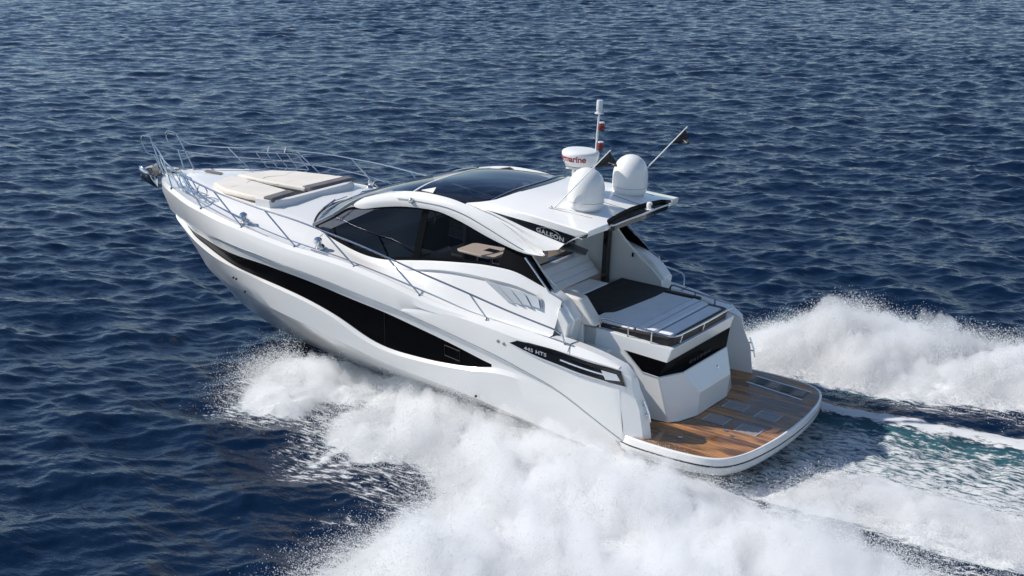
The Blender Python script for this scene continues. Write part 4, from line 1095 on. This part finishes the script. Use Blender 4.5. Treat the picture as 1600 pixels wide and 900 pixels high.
MB().prism([(5.90, .64, 2.255), (5.90, .18, 2.255), (5.84, .12, 2.255), (5.30, .06, 2.255), (5.14, .18, 2.255), (5.12, .66, 2.255), (5.22, .74, 2.255), (5.82, .70, 2.255)], (0, 0, .04)).build('saloon_table', M['table'], it, bevel=.01)
for x_ in (5.66, 5.36):
    MB().lathe([(.09, 0), (.03, .03), (.025, .90)], (x_, .40, 1.34), 16).build('table_leg', M['steel'], it)
MB().box((5.38, .36, 2.298), (.22, .17, .006)).build('table_inset', M['int_dark'], it)
sf = MB().box((5.2, -.95, 1.62), (1.5, .6, .5)).box((5.2, -1.2, 2.0), (1.5, .14, .5)).box((4.75, .4, 1.6), (.35, 1.6, .5))
sf.build('saloon_sofa', M['int_light'], it, bevel=.05, seg=3)
MB().box((6.0, .98, 2.03), (.08, .55, .6)).box((6.25, .98, 1.72), (.5, .6, .35)).build('companion_seat', M['int_grey'], it, bevel=.05, seg=3)
MB().box((4.72, .75, 2.2), (.08, .9, .5)).build('saloon_cabinet', M['walnut'], it)
MB().box((4.66, .0, 2.26), (.05, .5, .35)).build('cabinet_panel', M['int_light'], it)

# ------------------------------------------------------------------ lettering
def text_mesh(txt, size=1.0, spacing=1.0):
    cu = bpy.data.curves.new('txt', 'FONT'); cu.body = txt; cu.size = size; cu.space_character = spacing
    cu.fill_mode = 'BOTH'; cu.extrude = .004; cu.offset = size * .022
    ob = bpy.data.objects.new('txt', cu); COL.objects.link(ob)
    dg = bpy.context.evaluated_depsgraph_get()
    me = bpy.data.meshes.new_from_object(ob.evaluated_get(dg))
    v = np.array([p.co[:] for p in me.vertices]); f = [tuple(p.vertices) for p in me.polygons]
    bpy.data.objects.remove(ob); bpy.data.curves.remove(cu); bpy.data.meshes.remove(me)
    return v, f
def lettering(name, txt, m, par, fn, size=1.0, spacing=1.0, stretch=1.0):
    v, f = text_mesh(txt, size, spacing)
    v[:, 0] *= stretch
    v[:, 0] -= v[:, 0].min()
    b = MB(); b.add([fn(*p) for p in v], f)
    return b.build(name, m, par, clean=False)
# word on the radar drum, running round its port side
RT = .150
vw, _ = text_mesh('Raymarine', RT, .95)
wtot = (vw[:, 0].max() - vw[:, 0].min())
def radar_fn(x, y, z):
    a = R(138) + (x - wtot) / .306          # reads from the bow side round to the stern side
    h = .105 + y
    rr = np.interp(h, [.02, .07, .13, .20, .225], [.245, .275, .298, .308, .306]) + .002 + max(0, z) * .5
    return (RC[0] + rr * math.cos(a), RC[1] + rr * math.sin(a), rz + h)
lettering('radar_lettering', 'Raymarine', M['navy'], rd, radar_fn, RT, .95)
for s in (1, -1):
    def galeon_fn(x, y, z, s=s):
        xx = 3.86 - x if s > 0 else 3.30 + x
        zl = np.interp(xx, [3.34, 3.72, 4.08], [3.045, 3.105, 3.17])
        return (xx, s * (1.427 + y * .03 + z), zl + y * .92)
    lettering('brand_lettering', 'GALEON', M['silver'], cabin, galeon_fn, .105, 1.12, 1.15)
    sw_ = []
    for t in np.linspace(0, 1, 20):
        xx = 3.80 - t * .40
        zc_ = np.interp(xx, [3.34, 3.72, 4.08], [3.045, 3.105, 3.17]) + .088 + .04 * math.sin(t * math.pi) ** .8 * (1 if t > .25 else .5) - .015 * t
        th = .014 * math.sin(math.pi * t) + .002
        sw_.append([(xx, s * 1.436, zc_), (xx, s * 1.436, zc_ + th)])
    MB().loft(sw_).build('brand_emblem', M['silver'], cabin, clean=False)
    def hts_fn(x, y, z, s=s):
        xx = 3.55 - x if s > 0 else 3.05 + x
        return (xx, s * (2.112 - (3.4 - xx) * .018 + z), np.interp(xx, [2.6, 3.4, 3.8], [1.355, 1.41, 1.44]) + y)
    lettering('model_lettering', '445 HTS', M['silver'], hull_o, hts_fn, .078, 1.1, 1.35)
lettering('stern_lettering', 'GALEON', M['faint'], st, lambda x, y, z: (1.512 - z - (y) * .25, .45 - x, 1.20 + y), .085, 1.6, 1.6)

# ------------------------------------------------------------------ loose cushions lying on the yacht
def cushion(name, pts, z0, h, m, label, cat, group=None, bev=.03, slope=None, piping=None):
    p = np.array([(x, y) for x, y in pts]); c = (p[:, 0].mean(), p[:, 1].mean(), z0)
    b = MB(); zf = slope or (lambda x, y: 0)
    n = len(p)
    low = [(x, y, z0 + zf(x, y)) for x, y in p]; up = [(x, y, z0 + zf(x, y) + h) for x, y in p]
    b.add(low + up, [tuple(range(n))[::-1], tuple(range(n, 2 * n))] + [(i, (i + 1) % n, n + (i + 1) % n, n + i) for i in range(n)])
    o = b.build(name, m, None, bevel=bev, origin=c, seg=3)
    on_boat(o, c); tag(o, label, cat, group)
    return o, c
def sub_on(o, c, mb, name, m, **k):
    q = mb.build(name, m, o, origin=c, **k)
    return q
MB().prism([(11.3, .02, 2.46), (9.62, .02, 2.46), (9.62, .6, 2.46), (11.0, .22, 2.46)], (0, 0, .055)).build('cushion_gap_shade', M['dark_fabric'], deck_o)  # dark sheet added between the cushions in place of the gap's shade
bow_slope = lambda x, y: np.interp(x, [9.6, 10.6, 11.6], [.05, .0, -.02])
for s, lab in ((1, 'cream sun cushion on the foredeck nearer the camera, beside the port rail'), (-1, 'cream sun cushion on the foredeck on the far starboard side')):
    if s > 0:
        pts = [(11.42, .78), (11.60, .12), (11.05, .16), (9.88, .44), (9.78, 1.16), (10.2, 1.17), (10.9, 1.05)]
    else:
        pts = [(11.60, -.04), (11.36, -.74), (10.9, -1.0), (10.2, -1.12), (9.80, -1.12), (9.76, .10), (10.9, .05)]
    o, c = cushion('bow_sun_cushion', pts, 2.475, .10, M['cream_fabric'], lab, 'cushion', 'foredeck sun cushions', .035, bow_slope)
    head = MB()
    hx = [(9.86, .46 if s > 0 else .08), (9.64, .50 if s > 0 else .08), (9.60, s * 1.15), (9.82, s * 1.17)]
    head.prism([(x, y, 2.53) for x, y in hx], (0, 0, .10))
    sub_on(o, c, head, 'head_roll', M['taupe_fabric'], bevel=.03, seg=3)
    se = MB()
    for x0, x1 in ((10.95, 10.82), (10.35, 10.18)):
        ys = np.linspace(.14 if s > 0 else -.06, s * 1.0, 12)
        se.tube([(x0 + (x1 - x0) * (k / 11) + .05 * math.sin(k * .9), y, 2.577 + bow_slope(x0, y)) for k, y in enumerate(ys)], .0035, 5)
    sub_on(o, c, se, 'seam', M['taupe_fabric'])

def pad(name, x0, x1, y0, y1, z0, h, m, lab, cat='cushion', group=None, bev=.03):
    return cushion(name, [(x1, y1), (x0, y1), (x0, y0), (x1, y0)], z0, h, m, lab, cat, group, bev)
pad('sunpad_cushion', 1.63, 1.865, -.86, .93, 1.735, .045, M['grey_fabric'], 'narrow grey cushion strip along the stern rail', 'cushion', 'stern sunpad cushions')
o, c = cushion('backrest_cushion', [(2.225, .99), (1.895, .985), (1.895, -.93), (2.225, -1.02)], 1.735, .062, M['grey_fabric'], 'folded grey backrest cushion with a stitched line across the stern sunpad', 'cushion', 'stern sunpad cushions', .03)
sub_on(o, c, MB().tube([(2.05, .97, 1.797), (2.05, -.95, 1.797)], .005, 5), 'stitch_line', M['taupe_fabric'])
pad('sunpad_cushion', 2.24, 3.0, -1.03, 1.02, 1.735, .04, M['grey_fabric'], 'wide flat grey sunpad cushion next to the black mat', 'cushion', 'stern sunpad cushions')
mt_pts = [(3.72, -1.27), (3.72, .66), (3.35, .66), (3.1, .645), (2.97, .60), (2.88, .50), (2.86, .36), (2.78, -.70), (2.70, -.98), (2.2, -1.15), (2.2, -1.06), (2.24, -1.20), (2.95, -1.27)]
mt_pts = [(3.74, -1.27), (3.74, .68), (3.35, .68), (3.1, .665), (2.97, .62), (2.88, .51), (2.85, .36), (2.77, -.72), (2.78, -1.27)]
o, c = cushion('sunpad_mat', mt_pts, 1.70, .085, M['dark_fabric'], 'large black mat covering the middle of the cockpit sunpad', 'mat', None, .02)
sub_on(o, c, MB().tube([(3.4, .60, 1.786), (3.12, .58, 1.786), (3.0, .54, 1.786), (2.94, .45, 1.786), (2.92, .33, 1.786), (2.86, -.7, 1.786)], .006, 5), 'mat_seam', M['brown_dark'])
pad('side_bolster', 2.14, 2.80, -1.19, -1.06, 1.735, .06, M['brown_dark'], 'long dark brown bolster along the starboard edge of the sunpad', 'bolster', None, .03)
pad('bench_cushion', 3.73, 4.12, -.80, 1.25, 1.70, .10, M['grey_fabric'], 'grey bench seat cushion in front of the cockpit backrest', 'cushion', None, .03)
# bench backrest with horizontal rolls
bb = MB()
for k in range(3):
    z = 1.80 + k * .10; x = 4.12 + k * .11
    bb.prism([(x, -1.22, z), (x + .22, -1.22, z), (x + .33, -1.22, z + .105), (x + .10, -1.22, z + .105)], (0, 2.5, 0))
o = bb.build('bench_back_cushion', M['grey_fabric'], None, bevel=.025, seg=3, origin=(4.3, 0, 1.8))
on_boat(o, (4.3, 0, 1.8)); tag(o, 'grey padded back cushion of horizontal rolls under the hardtop', 'cushion')
# white bolster leaning inside the port coaming
wb_ = MB().prism([(3.36, 1.10, 2.20), (3.05, 1.10, 2.17), (2.72, 1.10, 1.78), (3.05, 1.10, 1.75), (3.3, 1.10, 1.8)], (0, .27, 0))
o = wb_.build('coaming_bolster', M['white_fabric'], None, bevel=.04, seg=3, origin=(3.05, 1.2, 1.75))
on_boat(o, (3.05, 1.2, 1.75)); tag(o, 'off-white leather bolster leaning on the port coaming beside the sunpad', 'bolster')

sc_ = MB().lathe([(.02, -.17), (.10, -.165), (.125, -.14), (.13, 0), (.125, .14), (.10, .165), (.02, .17)], (5.42, -.62, 2.10), 20, (1, .2, 0))
o = sc_.build('scatter_cushion', M['grey_fabric'], None, origin=(5.42, -.62, 2.0)); on_boat(o, (5.42, -.62, 2.0)); tag(o, 'round grey roll cushion on the saloon sofa behind the table', 'cushion')

# keep the tree at thing > part > sub-part
for o in list(bpy.data.objects):
    while o.parent is not None and o.parent.parent is not None and o.parent.parent.parent is not None:
        o.parent = o.parent.parent

# ------------------------------------------------------------------ flying spray: a mass of droplets over the wake
def droplets(name, label, cat, sel, n, zone_box, r0, r1, seed):
    g = np.random.default_rng(seed)
    xa, xb, ya, yb = zone_box
    pts = []; rad = []
    got = 0
    while got < n:
        x = g.uniform(xa, xb, 200000); y = g.uniform(ya, yb, 200000)
        d, h, lift = sel(x, y, g)
        k = g.random(len(x)) < d
        x, y, h, lift = x[k], y[k], h[k], lift[k]
        u = g.random(len(x)) ** 1.6
        z = h * .96 + lift * u
        pts.append(np.stack([x, y, z], 1)); rad.append(r0 * (r1 / r0) ** (g.random(len(x)) ** 2.2) * (1 - .35 * u)); got += len(x)
    p = np.concatenate(pts)[:n]; r = np.concatenate(rad)[:n]
    # each droplet an irregular tetrahedron
    base = np.array([(1, 1, 1), (1, -1, -1), (-1, 1, -1), (-1, -1, 1)]) / 1.732
    q = g.normal(size=(n, 4)); q /= np.linalg.norm(q, axis=1)[:, None]
    w, a, b, c = q.T
    Rm = np.stack([1 - 2 * (b * b + c * c), 2 * (a * b - c * w), 2 * (a * c + b * w), 2 * (a * b + c * w), 1 - 2 * (a * a + c * c), 2 * (b * c - a * w), 2 * (a * c - b * w), 2 * (b * c + a * w), 1 - 2 * (a * a + b * b)], 1).reshape(n, 3, 3)
    v = np.einsum('nij,kj->nki', Rm, base) * r[:, None, None] * g.uniform(.6, 1.4, (n, 4, 1))
    v[:, :, 0] *= 1.3
    V = (v + p[:, None, :]).reshape(-1, 3)
    f0 = np.array([(0, 1, 2), (0, 3, 1), (0, 2, 3), (1, 3, 2)])
    F_ = (f0[None] + 4 * np.arange(n)[:, None, None]).reshape(-1, 3)
    me_ = fast_mesh(name, V, F_, 3)
    me_.polygons.foreach_set('use_smooth', np.ones(len(F_), bool))
    me_.materials.append(M['spray'])
    o = bpy.data.objects.new(name, me_); COL.objects.link(o)
    tag(o, label, cat, None, 'stuff')
    return o

def spray_material():
    m = bpy.data.materials.new('spray_droplets'); m.use_nodes = True
    t = m.node_tree; t.nodes.clear()
    out = t.nodes.new('ShaderNodeOutputMaterial')
    d = t.nodes.new('ShaderNodeBsdfDiffuse'); d.inputs[0].default_value = (.97, .975, .98, 1)
    tr = t.nodes.new('ShaderNodeBsdfTranslucent'); tr.inputs[0].default_value = (.97, .975, .98, 1)
    mx = t.nodes.new('ShaderNodeMixShader'); mx.inputs[0].default_value = .5
    t.links.new(d.outputs[0], mx.inputs[1]); t.links.new(tr.outputs[0], mx.inputs[2]); t.links.new(mx.outputs[0], out.inputs[0])
    return m
M['spray'] = spray_material()

def hull_gap(x, y):
    "0 inside the hull's waterline or under the platform, 1 outside"
    w = np.interp(x, [-.3, .0, .5, 2.2, 2.6, 4, 6, 7, 8, 9.5, 11], [0, 1.7, 2.12, 2.12, 2.0, 1.9, 1.4, 1.0, .6, .2, 0])
    return (np.abs(y) > w).astype(float)

def jets(x, y, k):
    "torn, streaky modulation of the spray height; streaks fan outward and aft"
    ay = np.abs(y)
    u = x + .75 * ay; v = x * .8 - ay
    a = fbm(u * 1.5 + 9.1 * k, v * .55 + 3.3 * k, 6, .55)
    b = fbm(x * 3.1 + 5.2 * k, y * 3.1 + 1.7 * k, 5, .6)
    c = fbm(x * .6 + 2.2, y * .6 + 7.7, 3)
    q = .60 + 2.4 * (a - .5) + 1.7 * (b - .5) + 1.0 * (c - .35)
    return np.clip(np.where(q > 1, 1 + .45 * (q - 1), q), .02, 1.5)

def mist(name, label, box, step, dens, level, k, floor=-.10):
    "one closed, torn layer of suspended water over the foam, filled with an even white volume"
    xa, xb, ya, yb = box
    gx_ = np.arange(xa, xb, step); gy_ = np.arange(ya, yb, step)
    A_, B_ = np.meshgrid(gx_, gy_, indexing='ij'); x = A_.ravel(); y = B_.ravel()
    fo_, h, hol, ae_, n2_ = wake_fields(x, y)
    ok = hull_gap(x, y)
    t = h * level * jets(x, y, k) - .03
    top = hol + t; bot = hol + np.minimum(t, 0) * 0 + floor
    nx, ny = len(gx_), len(gy_); n = nx * ny
    V = np.concatenate([np.stack([x, y, np.maximum(top, bot + .01)], 1), np.stack([x, y, bot], 1)])
    g = (t > .01).reshape(nx, ny)
    cell = g[:-1, :-1] | g[1:, :-1] | g[1:, 1:] | g[:-1, 1:]
    ok2 = (ok.reshape(nx, ny) > 0); cell &= ok2[:-1, :-1] & ok2[1:, :-1] & ok2[1:, 1:] & ok2[:-1, 1:]
    I = np.arange(n).reshape(nx, ny)
    q = np.stack([I[:-1, :-1], I[1:, :-1], I[1:, 1:], I[:-1, 1:]], -1)
    top_f = q[cell]; bot_f = q[cell][:, ::-1] + n
    sides = []
    cp = np.pad(cell, 1)
    for (di, dj, a, b) in ((-1, 0, 3, 0), (1, 0, 1, 2), (0, -1, 0, 1), (0, 1, 2, 3)):
        nb = cp[1 + di:nx + di, 1 + dj:ny + dj]
        e = q[cell & ~nb]
        sides.append(np.stack([e[:, b], e[:, a], e[:, a] + n, e[:, b] + n], 1))
    F_ = np.concatenate([top_f, bot_f] + sides)
    used = np.unique(F_); mp_ = np.zeros(2 * n, int); mp_[used] = np.arange(len(used))
    me_ = fast_mesh(name, V[used], mp_[F_], 4)
    m = bpy.data.materials.new(name); m.use_nodes = True
    t_ = m.node_tree; t_.nodes.clear()
    out = t_.nodes.new('ShaderNodeOutputMaterial'); pv = t_.nodes.new('ShaderNodeVolumePrincipled')
    pv.inputs['Color'].default_value = (.994, .996, .998, 1); pv.inputs['Density'].default_value = dens; pv.inputs['Anisotropy'].default_value = .1
    t_.links.new(pv.outputs[0], out.inputs['Volume'])
    m.cycles.homogeneous_volume = True
    me_.materials.append(m)
    o = bpy.data.objects.new(name, me_); COL.objects.link(o)
    tag(o, label, 'spray', None, 'stuff')

class Field:
    "wake fields sampled once on a fine grid, looked up per droplet"
    def __init__(self, box, step=.035):
        self.b, self.s = box, step
        gx_ = np.arange(box[0], box[1] + step, step); gy_ = np.arange(box[2], box[3] + step, step)
        A_, B_ = np.meshgrid(gx_, gy_, indexing='ij')
        self.n = A_.shape
        f_, h, hol, _, _ = wake_fields(A_.ravel(), B_.ravel())
        self.h = h.reshape(self.n); self.hol = hol.reshape(self.n)
        self.j4 = jets(A_.ravel(), B_.ravel(), 4.0).reshape(self.n); self.gap = hull_gap(A_.ravel(), B_.ravel()).reshape(self.n)
    def at(self, x, y):
        i = np.clip(((x - self.b[0]) / self.s).astype(int), 0, self.n[0] - 1); j = np.clip(((y - self.b[2]) / self.s).astype(int), 0, self.n[1] - 1)
        return i, j
FP = Field((-6.5, 11, .2, 11.5)); FS = Field((-6.5, 5.2, -10.2, -.4))

def sel_spray(x, y, g):
    f = FP if y[0] > 0 else FS
    i, j = f.at(x + g.normal(size=x.shape) * .16, y + g.normal(size=x.shape) * .16)
    k, l = f.at(x, y)
    h, jt = f.h[i, j], f.j4[i, j]
    d = sstep(.05, .45, h) * f.gap[k, l] * np.clip(.15 + .85 * jt, 0, 1)
    top = h * np.clip(jt, .12, 1.6)
    return np.clip(d, 0, 1), f.hol[k, l] + top * .55, top * .75

def sel_fringe(x, y, g):
    "droplets thrown beyond the edge of the spray"
    f = FP if y[0] > 0 else FS
    i, j = f.at(x + g.normal(size=x.shape) * .36 - .1, y + g.normal(size=x.shape) * .36)
    k, l = f.at(x, y)
    h, h0, jt = f.h[i, j], f.h[k, l], f.j4[i, j]
    d = sstep(.06, .35, h) * sstep(.6, .12, h0) * f.gap[k, l] * np.clip(jt, 0, 1) * (np.abs(y) > np.interp(x, [-1, 0, 2, 8, 9, 10], [0, 2.1, 2.3, 2.3, 1.9, .3]))
    return np.clip(d, 0, 1), f.hol[k, l], (.25 + .5 * h) * np.clip(jt, .2, 1.6)

PB = (-7, 10.0, .3, 12); SBX = (-7, 4.4, -9.4, -1.6)
for k, (lv, dn) in enumerate(((1.12, 1.0), (.82, 1.8), (.58, 3.0), (.36, 5.0))):
    mist('port_spray_mist', ('soft white mist of spray along the near port side of the yacht'), PB, .05, dn, lv, k + 1.0, -.10 - .01 * k)
    mist('starboard_spray_mist', 'soft white mist of spray beyond the stern on the far starboard side', SBX, .06, dn * 1.6, lv, k + 1.5, -.25 - .01 * k)
mist('prop_wash_mist', 'low white mist over the wash straight behind the swim platform', (-7, .6, -1.4, 2.6), .05, 5.0, .8, 7.0, -.5)
droplets('port_spray', 'dense white spray thrown up along the near port side of the yacht', 'spray', sel_spray, 400000, (-6, 9.8, .3, 11), .004, .014, 5)
droplets('port_spray_droplets', 'fine flying droplets over the port side spray', 'spray', sel_fringe, 240000, (-6, 10.6, .3, 11), .003, .012, 6)
droplets('starboard_spray', 'white spray thrown up beyond the stern on the far starboard side', 'spray', sel_spray, 200000, (-6, 4.2, -9.4, -.5), .005, .016, 7)
droplets('starboard_spray_droplets', 'fine flying droplets over the far starboard spray', 'spray', sel_fringe, 110000, (-6, 4.8, -9.8, -2.2), .004, .013, 8)
